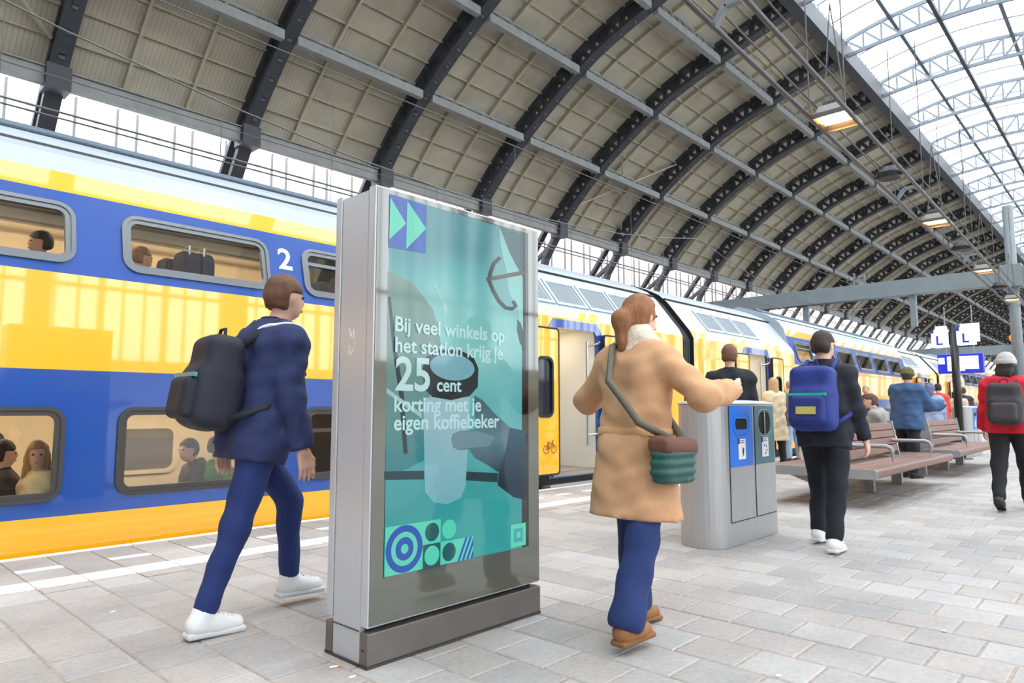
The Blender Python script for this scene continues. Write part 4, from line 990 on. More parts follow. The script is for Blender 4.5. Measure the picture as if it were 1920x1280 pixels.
def heater(x, label):
    a_, b_ = along(*rails[0], x), along(*rails[1], x); c_ = (a_ + b_) / 2; ax = vunit(b_ - a_); w = np.linalg.norm(b_ - a_); ln = vunit(np.cross((0, 0, 1), ax))
    t = empty('heat_lamp', tuple(c_), label, 'heat lamp', 'infrared heaters above the platform')
    Q = lambda u_, v_, z_: c_ + ax * u_ + ln * v_ + np.array((0, 0, z_))
    hw, hl = w * .47, .27; mb = MB()
    mb.add([Q(-hw, -hl, 0), Q(hw, -hl, 0), Q(hw, hl, 0), Q(-hw, hl, 0), Q(-hw * .6, -hl * .8, .14), Q(hw * .6, -hl * .8, .14), Q(hw * .6, hl * .8, .14), Q(-hw * .6, hl * .8, .14)], [(4, 5, 6, 7), (0, 1, 5, 4), (1, 2, 6, 5), (2, 3, 7, 6), (3, 0, 4, 7)])
    mb.ring([(-hw - .03, -hl - .03), (hw + .03, -hl - .03), (hw + .03, hl + .03), (-hw - .03, hl + .03)], [(-hw, -hl), (hw, -hl), (hw, hl), (-hw, hl)], lambda u_, v_: Q(u_, v_, -.02), lambda u_, v_: Q(u_, v_, .03))
    mb.build('housing', M_HOUS, t, fix=False)
    for v_ in (-.1, 0, .1): MB().tube([Q(-hw * .8, v_, .03), Q(hw * .8, v_, .03)], .025, 8).build('heating_tube', M_GLOW, t)
    MB().add([Q(-hw * .9, -hl * .9, .06), Q(hw * .9, -hl * .9, .06), Q(hw * .9, hl * .9, .06), Q(-hw * .9, hl * .9, .06)], [(0, 1, 2, 3)]).build('reflector', mat('hot_reflector', (255, 236, 200), .3, emit=3, emit_rgb=(255, 220, 170)), t, fix=False)
    fins = MB()
    for k in range(9): fins.bar(Q(-hw * .45 + k * hw * .11, -hl * .6, .18), Q(-hw * .45 + k * hw * .11, hl * .6, .18), .012, .1)
    fins.build('cooling_fins', M_HOUS, t, fix=False)
    for s in (-1, 1): MB().bar(Q(s * hw, 0, .02), Q(s * w * .52, 0, .0), .08, .06).build('rail_clamp', M_RAILP, t)
    top_ = Q(0, 0, 1.5)
    for u_ in (-hw * .7, hw * .7): MB().tube([Q(u_, 0, .1), top_], .008, 5).build('chain', M_WIRE, t)
for xx, lb in ((8.5, 'largest glowing infrared heater hanging nearest at upper right'), (14.6, 'second glowing heater along the hanging rails'), (20.6, 'third glowing heater along the hanging rails'), (26.7, 'fourth glowing heater, near the gantry column'), (33.5, 'farthest small glowing heater on the hanging rails')): heater(xx, lb)
for xx, lb in ((11.1, 'black round loudspeaker between the first and second heater'), (17.3, 'black round loudspeaker between the second and third heater'), (23.6, 'small black loudspeaker between the third and fourth heater')):
    a_, b_ = along(*rails[0], xx), along(*rails[1], xx); c_ = (a_ + b_) / 2
    t = empty('loudspeaker', tuple(c_), lb, 'loudspeaker', 'black speakers on the heater rails')
    MB().tube([c_ + np.array((0, 0, -.05)), c_ + np.array((0, 0, .03)), c_ + np.array((0, 0, .12))], [.15, .17, .11], 18).build('cabinet', mat('black_speaker', (34, 34, 38), .5), t, smooth=False)
    MB().bar(a_, b_, .05, .04).build('bracket', M_RAILP, t)
for xx in (5.6, 12.5, 19.0):
    a_, b_ = along(*rails[0], xx), along(*rails[1], xx); m_ = (a_ + b_) / 2 + np.array((0, 0, .16))
    o = MB().bar(a_, (a_ * .7 + b_ * .3) + np.array((0, 0, .16)), .07, .05).bar((a_ * .7 + b_ * .3) + np.array((0, 0, .16)), (a_ * .3 + b_ * .7) + np.array((0, 0, .16)), .07, .05).bar((a_ * .3 + b_ * .7) + np.array((0, 0, .16)), b_, .07, .05).build('rail_spreader', M_GAN)
    tag(o, {5.6: 'nearest bent grey spreader joining the two conduit rails', 12.5: 'middle bent grey spreader between the rails', 19.0: 'far bent grey spreader between the rails'}[xx], 'bracket', 'rail spreaders')

# ================================================================== building outside, litter
bb = empty('brick_building', (62, 52, -1), 'pink brick building seen through the side glazing', 'building')
MB().box(27, 110, 50, 62, -1, 26).build('wall', mat('pink_brick', (206, 150, 140), .9, var=.15, vscale=2), bb)
wn = None
for i in range(14):
    for k in range(4):
        if wn is None: wn = o = MB().box(-.7, .7, 49.9, 50.02, 0, 2.4).build('window', M_DKGLASS, bb)
        else: o = again(wn)
        o.location = (30 + i * 5.6, 0, 3 + k * 5.2)
MB().box(26.5, 110.5, 49.6, 62.4, 26, 26.6).build('roof', M_GIRD, bb)
pc = onz(618, 1253); cb = empty('cigarette_end', tuple(pc), 'cigarette end lying on the paving at the kiosk corner', 'cigarette end')
dirc = np.array((.03, -.012, 0)); MB().tube([pc + (0, 0, .005), pc + dirc + (0, 0, .005)], .0045, 8).build('paper', mat('cigarette_white', (235, 228, 218), .7), cb); MB().tube([pc + dirc + (0, 0, .005), pc + dirc * 1.5 + (0, 0, .005)], .0047, 8).build('filter', mat('cigarette_filter', (206, 150, 96), .7), cb)
for (x, y, lb) in ((660, 1268, 'white paper scrap on the paving beside the kiosk'), (1460, 1266, 'pale paper scrap on the paving at lower right'), (212, 1146, 'round pale gum spot on the paving at left'), (1770, 1182, 'white straw lying on the right paving')):
    q = onz(x, y, .003); o = MB().prism([(q[0] + .02 * math.cos(k) * random.uniform(.6, 1), q[1] + .012 * math.sin(k) * random.uniform(.6, 1)) for k in np.linspace(0, 5.6, 8)], 'z', .0015, .004).build('litter_scrap', M_WHITE); tag(o, lb, 'litter')
# ================================================================== people: continuous surfaces grown from distance fields
def surface_net(fn, lo, hi, h):
    lo = np.array(lo, float); hi = np.array(hi, float); n = np.ceil((hi - lo) / h).astype(int) + 2
    ax = [(lo[k] + h * np.arange(n[k])).astype(np.float32) for k in range(3)]
    G = np.stack(np.meshgrid(*ax, indexing='ij'), -1).reshape(-1, 3)
    D = fn(G).reshape(n).astype(np.float32); S = D < 0
    c = [slice(None, -1), slice(1, None)]
    cnt = np.zeros(n - 1, np.int8)
    for i in (0, 1):
        for j in (0, 1):
            for k in (0, 1): cnt += S[c[i], c[j], c[k]]
    act = (cnt > 0) & (cnt < 8); idx = -np.ones(n - 1, int); cells = np.argwhere(act); idx[act] = np.arange(len(cells))
    acc = np.zeros((len(cells), 3)); w = np.zeros(len(cells))
    cor = [(i, j, k) for i in (0, 1) for j in (0, 1) for k in (0, 1)]
    for a_ in cor:
        for b_ in cor:
            if sum(b_[k] - a_[k] for k in range(3)) == 1 and all(b_[k] >= a_[k] for k in range(3)):
                da = D[cells[:, 0] + a_[0], cells[:, 1] + a_[1], cells[:, 2] + a_[2]]; db_ = D[cells[:, 0] + b_[0], cells[:, 1] + b_[1], cells[:, 2] + b_[2]]
                m = (da < 0) != (db_ < 0); t = np.where(m, da / np.where(da == db_, 1, da - db_), 0)
                acc += m[:, None] * (np.array(a_) + t[:, None] * (np.array(b_) - np.array(a_))); w += m
    V = lo + h * (cells + acc / w[:, None]); Fs = []
    for d in range(3):
        e1, e2 = [(1, 2), (2, 0), (0, 1)][d]
        sl0 = [slice(None)] * 3; sl1 = [slice(None)] * 3; sl0[d] = slice(None, -1); sl1[d] = slice(1, None)
        A, B = S[tuple(sl0)], S[tuple(sl1)]; E_ = np.argwhere(A != B)
        E_ = E_[(E_[:, e1] > 0) & (E_[:, e2] > 0) & (E_[:, e1] < n[e1] - 1) & (E_[:, e2] < n[e2] - 1)]
        if not len(E_): continue
        q = []
        for o1, o2 in ((1, 1), (0, 1), (0, 0), (1, 0)):
            cc = E_.copy(); cc[:, e1] -= o1; cc[:, e2] -= o2; q.append(idx[cc[:, 0], cc[:, 1], cc[:, 2]])
        q = np.stack(q, 1); fl = A[E_[:, 0], E_[:, 1], E_[:, 2]]; q[~fl] = q[~fl][:, ::-1]; Fs.append(q)
    return V, (np.vstack(Fs) if Fs else np.zeros((0, 4), int))
def smin(a, b, k):
    if k <= 0: return np.minimum(a, b)
    h = np.clip(.5 + .5 * (b - a) / k, 0, 1); return b + (a - b) * h - k * h * (1 - h)
def cone(P, a, b, ra, rb):
    a = np.asarray(a, np.float32); b = np.asarray(b, np.float32); d = b - a; L2 = max(float(d @ d), 1e-9); t = np.clip((P - a) @ d / L2, 0, 1)
    return np.linalg.norm(P - a - t[:, None] * d, axis=1) - (ra + (rb - ra) * t)
def ellip(P, c, r, R=None):
    q = P - np.asarray(c, np.float32)
    if R is not None: q = q @ np.asarray(R, np.float32)
    r = np.asarray(r, np.float32); k0 = np.linalg.norm(q / r, axis=1); k1 = np.linalg.norm(q / (r * r), axis=1); return k0 * (k0 - 1) / np.maximum(k1, 1e-6)
def rbox(P, c, hs, r, R=None):
    q = P - np.asarray(c, np.float32)
    if R is not None: q = q @ np.asarray(R, np.float32)
    q = np.abs(q) - (np.asarray(hs, np.float32) - r); return np.linalg.norm(np.maximum(q, 0), axis=1) + np.minimum(q.max(1), 0) - r
def prims(P, lst, k=.03, grow=0.0):
    d = None
    for p in lst:
        if p[0] == 'c': e = cone(P, p[1], p[2], p[3] + grow, p[4] + grow)
        elif p[0] == 'e': e = ellip(P, p[1], np.array(p[2]) + grow, p[3] if len(p) > 3 else None)
        else: e = rbox(P, p[1], np.array(p[2]) + grow, p[3] + grow, p[4] if len(p) > 4 else None)
        d = e if d is None else smin(d, e, k)
    return d
def bounds(lst, pad):
    lo, hi = [], []
    for p in lst:
        if p[0] == 'c':
            for q, r in ((p[1], p[3]), (p[2], p[4])): lo.append(np.array(q) - r); hi.append(np.array(q) + r)
        else:
            r = float(np.max(p[2])); lo.append(np.array(p[1]) - r); hi.append(np.array(p[1]) + r)
    return np.min(lo, 0) - pad, np.max(hi, 0) + pad
def folds(P, amp, s=1.0):
    x, y, z = P[:, 0], P[:, 1], P[:, 2]
    return amp * (np.sin(z * 34 * s + 3 * np.sin(x * 13 + y * 9) + 2) * .6 + np.sin(z * 21 * s + x * 22 - y * 26 + 1.3) * .5)
M_SKINS = {k: mat('skin_' + k, c, .55, bump=.05) for k, c in dict(fair=(226, 178, 156), tan=(204, 152, 126), deep=(150, 104, 82)).items()}
HAIRS = {}
def cloth(rgb, rough=.85, bump=.14, bs=160): return mat('cloth_%d_%d_%d' % tuple(rgb), rgb, rough, bump=bump, bscale=bs, var=.12, vscale=9)
M_EYE = mat('eye_dark', (40, 30, 28), .2); M_LIP = mat('lips', (186, 110, 102), .5)
def person(label, x, y, yaw, height=1.76, pose=None, skin='fair', hair=(70, 48, 36), hair_style='short', hair_len=.0, top=(30, 40, 70), top_len=.12, top_grow=.028, coat_flare=0.0,
           bottom=(30, 34, 52), leg_grow=.018, flare=0.0, shoes=(230, 230, 228), hat=None, scarf=None, hood=None, plant='R', res=.016, hands=True, group=None, z0=0.0, build=1.0, extra=None, collar=None, boot=False, legs=True, belt=None, stripe=False, laces=False, mark=False, fold=1.0):
    """pose angles in degrees; the foot named by plant stands on (x, y)"""
    po = dict(lean=4, legR=(0, 0), legL=(0, 0), armR=(5, 6, 15), armL=(5, 6, 15), head=(0, 0), footR=0, footL=0, twist=0)
    po.update(pose or {}); s = height / 1.75; rad = math.radians
    hipw, shw = .095 * s, .176 * s * (.92 + .08 * build)
    th, shn, ua, fa = .43 * s, .42 * s, .29 * s, .255 * s
    J = {}; pel = np.array((0, 0, 0.)); u = np.array((math.sin(rad(po['lean'])), 0, math.cos(rad(po['lean'])))); fwd = np.array((u[2], 0, -u[0])); lft = np.array((0, 1., 0))
    tw = rad(po['twist'])
    for sd, sg_ in (('R', -1), ('L', 1)):
        hf, kf = po['leg' + sd][:2]; ab = po['leg' + sd][2] if len(po['leg' + sd]) > 2 else 2
        hp = pel + lft * sg_ * hipw; d = np.array((math.sin(rad(hf)), sg_ * math.sin(rad(ab)), -math.cos(rad(hf)))); kn = hp + vunit(d) * th
        a2 = hf - kf; an = kn + np.array((math.sin(rad(a2)), 0, -math.cos(rad(a2)))) * shn
        J['hip' + sd], J['knee' + sd], J['ank' + sd] = hp, kn, an
        sl = lft * math.cos(tw) * sg_ + fwd * math.sin(tw) * sg_ * -1
        sh = pel + u * .478 * s + sl * shw; f, abd, el = po['arm' + sd][:3]; tilt = po['arm' + sd][3] if len(po['arm' + sd]) > 3 else 0
        d = np.array((math.sin(rad(f)) * math.cos(rad(abd)), sg_ * math.sin(rad(abd)), -math.cos(rad(f)) * math.cos(rad(abd)))); eb = sh + d * ua
        f2 = f + el; ab2 = abd + tilt; d2 = np.array((math.sin(rad(f2)) * math.cos(rad(ab2)), sg_ * math.sin(rad(ab2)), -math.cos(rad(f2)) * math.cos(rad(ab2)))); wr = eb + d2 * fa
        J['sh' + sd], J['el' + sd], J['wr' + sd], J['hd' + sd] = sh, eb, wr, d2
    J['neck'] = pel + u * .555 * s; hn, hy = po['head']
    hu = vunit(u + np.array((math.sin(rad(hn)), 0, 0))); J['head'] = J['neck'] + hu * .155 * s + fwd * .015
    foot = {}
    for sd in 'RL':
        a = rad(po['foot' + sd]); fd = np.array((math.cos(a), 0, -math.sin(a))); fu = np.array((math.sin(a), 0, math.cos(a)))
        heel = J['ank' + sd] - fu * .075 * s - fd * .055 * s; toe = heel + fd * .255 * s; foot[sd] = (heel, toe, fd, fu)
    if legs: zmin = min(min(foot[sd][0][2], foot[sd][1][2]) for sd in 'RL')
    else: zmin = po.get('seat', -.0)
    base = foot[plant][0] * .5 + foot[plant][1] * .5 if legs else np.zeros(3)
    off = np.array((-base[0], -base[1], -zmin))
    for k_ in J:
        if not k_.startswith('hd'): J[k_] = J[k_] + off
    foot = {sd: (h_ + off, t_ + off, a_, b_) for sd, (h_, t_, a_, b_) in foot.items()}
    pel = pel + off
    root = empty('person', (x, y, z0), label, 'person', group); root.rotation_euler = (0, 0, rad(yaw))
    ca, sa = math.cos(rad(yaw)), math.sin(rad(yaw))
    def out(name, V, Fq, m, parent=root, smooth=True):
        me = bpy.data.meshes.new(name); me.from_pydata(V.tolist(), [], [tuple(q) for q in Fq.tolist()]); me.materials.append(m)
        if smooth: me.polygons.foreach_set('use_smooth', [True] * len(me.polygons))
        o = bpy.data.objects.new(name, me); COL.objects.link(o); o.parent = parent; return o
    def grow(name, lst, m, k=.03, g=0.0, h=res, fn=None, parent=root, pad=.04):
        lo, hi = bounds(lst, g + pad)
        base_ = (lambda P: prims(P, lst, k, g)); V, Fq = surface_net((lambda P: fn(P, base_(P))) if fn else base_, lo, hi, h)
        return out(name, V, Fq, m, parent) if len(Fq) else None
    hc = J['head']; hs = s * .97
    yawm = np.array(((math.cos(rad(hy)), -math.sin(rad(hy)), 0), (math.sin(rad(hy)), math.cos(rad(hy)), 0), (0, 0, 1)))
    H = lambda a_, b_, c_: hc + yawm @ np.array((a_, b_, c_)) * hs
    head = [('e', H(-.008, 0, .03), (.094 * hs, .074 * hs, .092 * hs), yawm), ('e', H(.022, 0, -.035), (.066 * hs, .056 * hs, .078 * hs), yawm), ('c', H(.085, 0, .01), H(.098, 0, -.018), .009 * hs, .014 * hs),
            ('e', H(-.005, .076, -.005), (.018 * hs, .008 * hs, .03 * hs), yawm), ('e', H(-.005, -.076, -.005), (.018 * hs, .008 * hs, .03 * hs), yawm), ('c', J['neck'] - u * .05, H(-.012, 0, -.05), .054 * s, .05 * s)]
    bw = .085 * s * build
    torso = [('c', pel + lft * hipw * .75, pel + u * .18 * s + lft * .06 * s, .105 * s * build, .098 * s * build), ('c', pel - lft * hipw * .75, pel + u * .18 * s - lft * .06 * s, .105 * s * build, .098 * s * build),
             ('c', pel + u * .18 * s + lft * .06 * s, J['shL'] * .45 + (pel + u * .42 * s) * .55, .1 * s * build, .108 * s * build), ('c', pel + u * .18 * s - lft * .06 * s, J['shR'] * .45 + (pel + u * .42 * s) * .55, .1 * s * build, .108 * s * build),
             ('c', J['shL'] - u * .02, J['shR'] - u * .02, .062 * s, .062 * s), ('c', pel + u * .46 * s, J['neck'] - u * .02, .1 * s, .058 * s)]
    def arm(sd, g=0): return [('c', J['sh' + sd] - u * .012, J['el' + sd], .051 * s + g, .039 * s + g), ('c', J['el' + sd], J['wr' + sd], .039 * s + g, .028 * s + g)]
    def leg(sd): return [('c', J['hip' + sd], J['knee' + sd], .088 * s * build, .058 * s), ('c', J['knee' + sd], J['ank' + sd], .056 * s, .038 * s)]
    arms = arm('R') + arm('L')
    # --- body: one surface from head to ankles, hands joined at the wrists
    body_l = head + torso + arms + (leg('R') + leg('L') if legs else [])
    lo, hi = bounds(body_l, .03); V, Fq = surface_net(lambda P: prims(P, body_l, .022), lo, hi, max(res, .014) if hands else res * 1.2)
    if hands:
        for sd, sg_ in (('R', -1), ('L', 1)):
            w_, d = J['wr' + sd], vunit(J['hd' + sd]); nrm = vunit(np.array((0, -sg_, 0.)) - d * (np.array((0, -sg_, 0.)) @ d)); thd = np.cross(nrm, d) * (1 if sg_ < 0 else -1)
            if thd @ fwd < 0: thd = -thd
            q = lambda a_, b_, c_: w_ + (d * a_ + thd * b_ + nrm * c_) * s
            hl = [('c', q(-.03, 0, 0), q(.02, 0, 0), .026 * s, .026 * s)]
            for b_ in (-.026, -.009, .009, .026): hl.append(('c', q(.02, b_ * .8, 0), q(.088, b_ * 1.1, .004), .016 * s, .0125 * s))
            for b_, ln, cu in ((-.031, .058, .5), (-.011, .07, .42), (.011, .075, .38), (.031, .068, .34)):
                a0 = q(.09, b_, .004); a1 = q(.09 + ln * .5, b_ * 1.05, .004 + ln * cu * .5); a2 = q(.09 + ln * .86, b_ * 1.05, .004 + ln * cu * 1.3)
                hl += [('c', a0, a1, .0098 * s, .009 * s), ('c', a1, a2, .009 * s, .0075 * s)]
            hl += [('c', q(.025, .024, .008), q(.062, .05, .022), .014 * s, .0115 * s), ('c', q(.062, .05, .022), q(.095, .054, .036), .011 * s, .0085 * s)]
            lo, hi = bounds(hl, .012); v2, f2 = surface_net(lambda P: prims(P, hl, .006), lo, hi, .0062); Fq = np.vstack([Fq, f2 + len(V)]); V = np.vstack([V, v2])
    body = out('body', V, Fq, M_SKINS[skin])
    def small(name, c_, r_, m):
        n = 8; vs = [c_ + np.array(r_) * np.array((math.sin(math.pi * i / n) * math.cos(2 * math.pi * j / 10), math.sin(math.pi * i / n) * math.sin(2 * math.pi * j / 10), math.cos(math.pi * i / n))) for i in range(n + 1) for j in range(10)]
        out(name, np.array(vs), np.array([(i * 10 + j, (i + 1) * 10 + j, (i + 1) * 10 + (j + 1) % 10, i * 10 + (j + 1) % 10) for i in range(n) for j in range(10)]), m)
    for sg_ in (1, -1): small('eye', H(.078, .03 * sg_, .012), (.011 * s, .015 * s, .008 * s), M_EYE)
    small('mouth', H(.086, 0, -.058), (.008 * s, .022 * s, .007 * s), M_LIP)
    # --- clothes
    if legs:
        tl = [('c', pel + lft * hipw * .6 + u * .08 * s, J['hipL'], .1 * s * build, .098 * s * build), ('c', pel - lft * hipw * .6 + u * .08 * s, J['hipR'], .1 * s * build, .098 * s * build)]
        for sd in 'RL':
            kn, an = J['knee' + sd], J['ank' + sd]; tl += [('c', J['hip' + sd], kn, .09 * s * build, .06 * s), ('c', kn, an + (kn - an) * .08, .058 * s, .044 * s + flare)]
        def hemcut(P, d):
            d = d + folds(P, .0055 * fold, .8)
            for sd in 'RL':
                ax_ = vunit(J['ank' + sd] - J['knee' + sd]); rel = P - J['ank' + sd]; al = rel @ ax_; near = np.linalg.norm(rel - al[:, None] * ax_, axis=1) < .15
                d = np.where(near & (al > -.2), np.maximum(d, al - .012), d)
            return d
        grow('trousers', tl, cloth(bottom), .035, leg_grow, res, hemcut)
        for sd in 'RL':
            heel, toe, fd, fu = foot[sd]; side = np.cross(fu, fd); R = np.stack([fd, side, fu], 1)
            mid = heel * .55 + toe * .45
            sl_ = [('c', heel + fd * .035 * s + fu * .05 * s, mid + fd * .02 + fu * .05 * s, .038 * s, .037 * s), ('c', mid + fu * .045 * s, toe - fd * .045 * s + fu * .036 * s, .04 * s, .033 * s), ('c', heel + fd * .045 * s + fu * .06 * s, J['ank' + sd] + (J['knee' + sd] - J['ank' + sd]) * (.35 if boot else .06), .04 * s, .046 * s)]
            def cut(P, d, h0=heel + fu * .016 * s, fu=fu): return np.maximum(d, -((P - h0) @ fu))
            sh_ = grow('shoe', sl_, cloth(shoes, .5, .1), .03, .006, min(res, .011), cut)
            sole = [('b', mid + fu * .013 * s + fd * .006, (.132 * s, .044 * s, .015 * s), .012 * s, R)]
            if laces:
                lc = MB()
                for k_ in range(4):
                    q0 = mid + fd * (.012 + .02 * k_) * s + fu * (.1 - .0085 * k_) * s; lc.tube([q0 - side * .024 * s - fu * .004, q0 + fu * .003, q0 + side * .024 * s - fu * .004], .0038, 6)
                o_ = out('lace', np.array(lc.v), np.zeros((0, 4), int), cloth((206, 206, 206)), sh_); me_ = bpy.data.meshes.new('lace'); me_.from_pydata(lc.v, [], lc.f); me_.materials.append(cloth((206, 206, 206))); o_.data = me_; o_['kind'] = 'stuff'
            if mark:
                lc = MB()
                for sg_ in (-1, 1): lc.tube([mid + side * sg_ * .044 * s + fd * a_ * s + fu * b_ * s for a_, b_ in ((.055, .062), (.01, .045), (-.02, .05), (-.06, .078))], [.002, .008, .007, .002], 6)
                me_ = bpy.data.meshes.new('side_mark'); me_.from_pydata(lc.v, [], lc.f); me_.materials.append(cloth((60, 60, 64))); o_ = bpy.data.objects.new('side_mark', me_); COL.objects.link(o_); o_.parent = sh_
            grow('sole', sole, cloth(tuple(int(c * .92) for c in shoes) if sum(shoes) > 300 else (30, 28, 28), .7, .05), .01, 0, min(res, .01), None, sh_)
    hemc = pel - u * top_len * s
    tl = torso + arm('R', .004) + arm('L', .004)
    skirt = []
    if top_len > .2:
        L_ = top_len * s; skirt = [('c', pel + lft * hipw * .7, pel - u * L_ * .98 + lft * (hipw * .75 + coat_flare * .5) + fwd * .01, .118 * s, .125 * s + coat_flare), ('c', pel - lft * hipw * .7, pel - u * L_ * .98 - lft * (hipw * .75 + coat_flare * .5) + fwd * .01, .118 * s, .125 * s + coat_flare), ('c', pel, pel - u * L_ * .98 + fwd * .02, .11 * s, .13 * s + coat_flare)]
    else: skirt = [('c', pel + lft * hipw * .8 + u * .03, hemc + lft * hipw * .8, .112 * s * build, .115 * s * build), ('c', pel - lft * hipw * .8 + u * .03, hemc - lft * hipw * .8, .112 * s * build, .115 * s * build)]
    def jack(P, d):
        d = d + folds(P, .0075 * fold) + folds(P[:, [1, 0, 2]], .004 * fold, 1.9); d = np.maximum(d, -((P - hemc) @ u)); d = np.maximum(d, (P - (J['neck'] + u * .028)) @ u * .9)
        for sd in 'RL':
            w_ = J['wr' + sd]; e_ = vunit(J['hd' + sd]); rel = P - w_; al = rel @ e_; near = np.linalg.norm(rel - al[:, None] * e_, axis=1) < .09
            d = np.where(near, np.maximum(d, al - .004), d)
        return d
    grow('coat' if top_len > .2 else 'jacket', tl + skirt, cloth(top), .035, top_grow, res, jack)
    if belt: grow('belt', tl + skirt, cloth(belt), .035, top_grow + .007, res, lambda P, d: np.maximum(d + folds(P, .0075 * fold), np.abs((P - pel - u * .1 * s) @ u) - .024))
    if stripe:
        c_s = J['shR'] + u * .04 - fwd * .05 + lft * .05; n_s = vunit(u * .8 + fwd * .25 + lft * .5)
        grow('reflective_stripe', tl, mat('reflective_white', (236, 238, 242), .4), .035, top_grow + .006, .009, lambda P, d: np.maximum(np.maximum(d, np.abs((P - c_s) @ n_s) - .011), np.linalg.norm(P - c_s, axis=1) - .125))
    cl_ = collar or tuple(int(c * .85) for c in top)
    grow('collar', [('c', J['neck'] - u * .03, J['neck'] + u * .035, .066 * s, .062 * s)], cloth(cl_), .02, .012, max(res * .7, .011), lambda P, d: np.maximum(np.maximum(d, -(d + .016)), np.abs((P - J['neck'] - u * .008) @ u) - .036))
    # --- hair and headwear
    hm = mat('hair_%d_%d_%d' % hair, hair, .6, bump=.6, bscale=120, var=.3, vscale=30, stretch=(1, 1, .15))
    hl = [('e', H(-.016, 0, .036), (.1 * hs, .082 * hs, .1 * hs), yawm), ('e', H(-.05, 0, -.01), (.06 * hs, .074 * hs, .085 * hs), yawm)]
    fx = yawm @ np.array((1., 0, 0))
    def hcut(P, d):
        q = (P - hc) @ yawm / hs
        d = np.maximum(d, -ellip(P, H(.085, 0, -.03), (.075 * hs, .064 * hs, .088 * hs), yawm))
        if hair_style == 'short': d = np.maximum(d, np.minimum(q[:, 0] + .012, .03 - q[:, 2]) * hs); d = np.maximum(d, -(q[:, 2] + .075 + q[:, 0] * .3) * hs)
        else: d = np.maximum(d, np.minimum(q[:, 0] - .05, .06 - q[:, 2]) * hs)
        return d + folds(P, .0028, 2.4) + .0016 * np.sin(P[:, 0] * 170 + P[:, 1] * 150)
    if hair_style in ('long', 'tail'):
        if hair_style == 'long': hl += [('c', H(-.06, .03, -.02), H(-.095, .03, -.1 - hair_len), .05 * hs, .04 * hs), ('c', H(-.06, -.03, -.02), H(-.095, -.03, -.1 - hair_len), .05 * hs, .04 * hs), ('c', H(-.01, .07, .0), H(-.02, .085, -.1 - hair_len * .6), .026 * hs, .026 * hs), ('c', H(-.01, -.07, .0), H(-.02, -.085, -.1 - hair_len * .6), .026 * hs, .026 * hs)]
        else: hl += [('c', H(-.09, 0, .03), H(-.15, 0, -.02), .035 * hs, .045 * hs), ('c', H(-.15, 0, -.02), H(-.14, 0, -.05 - hair_len), .045 * hs, .025 * hs)]
    if not hood: grow('hair', hl, hm, .025, .004, min(res, .012), hcut)
    if hat:
        def hatcut(P, d): return np.maximum(d, -((P - H(0, 0, .018)) @ (hu * 1.0)) ) + folds(P, .0018, 2.2)
        ht = grow('beanie', [('e', H(-.012, 0, .045), (.112 * hs, .096 * hs, .105 * hs), yawm)], cloth(hat, .9, .6, 140), .02, .006, min(res, .012), hatcut)
        grow('beanie_cuff', [('e', H(-.012, 0, .04), (.116 * hs, .1 * hs, .112 * hs), yawm)], cloth(tuple(min(255, int(c * 1.08)) for c in hat), .9, .6, 140), .02, .008, min(res, .012), lambda P, d: np.maximum(d, np.abs((P - H(0, 0, .03)) @ hu) - .03), ht)
    if hood:
        grow('hood', [('e', H(-.015, 0, .03), (.125 * hs, .11 * hs, .13 * hs), yawm), ('c', H(-.05, 0, -.06), J['neck'] - fwd * .03, .09 * s, .1 * s)], cloth(hood), .04, .01, res, lambda P, d: np.maximum(np.maximum(d, -(d + .02)), ((P - hc) @ fx) - .075 * hs) + folds(P, .003))
    if scarf:
        grow('scarf', [('c', J['neck'] + u * .0 + fwd * .02, J['neck'] + u * .03, .1 * s, .09 * s), ('c', J['neck'] - u * .03 + lft * .05, J['neck'] - u * .03 - lft * .05, .08 * s, .08 * s)], cloth(scarf, .95, .6, 60), .03, .012, min(res, .013), lambda P, d: d + folds(P, .007, 1.6))
    # world positions for the things this person carries
    T = lambda p: np.array((x + ca * p[0] - sa * p[1], y + sa * p[0] + ca * p[1], z0 + p[2]))
    info = {k_: (T(v_) if not k_.startswith('hd') else v_) for k_, v_ in J.items()}
    info.update(root=root, pel=T(pel), fwd=np.array((ca * fwd[0], sa * fwd[0], fwd[2])), left=np.array((-sa, ca, 0)), up=np.array((ca * u[0], sa * u[0], u[2])), s=s)
    return info
def carried(name, label, cat, at_, group=None): return empty(name, tuple(at_), label, cat, group)
def grow_w(name, lst, m, parent, k=.02, g=0.0, h=.014, fn=None):
    lo, hi = bounds(lst, g + .03); f0 = lambda P: prims(P, lst, k, g); V, Fq = surface_net((lambda P: fn(P, f0(P))) if fn else f0, lo, hi, h)
    me = bpy.data.meshes.new(name); me.from_pydata(V.tolist(), [], [tuple(q) for q in Fq.tolist()]); me.materials.append(m); me.polygons.foreach_set('use_smooth', [True] * len(me.polygons))
    return link(name, me, parent)
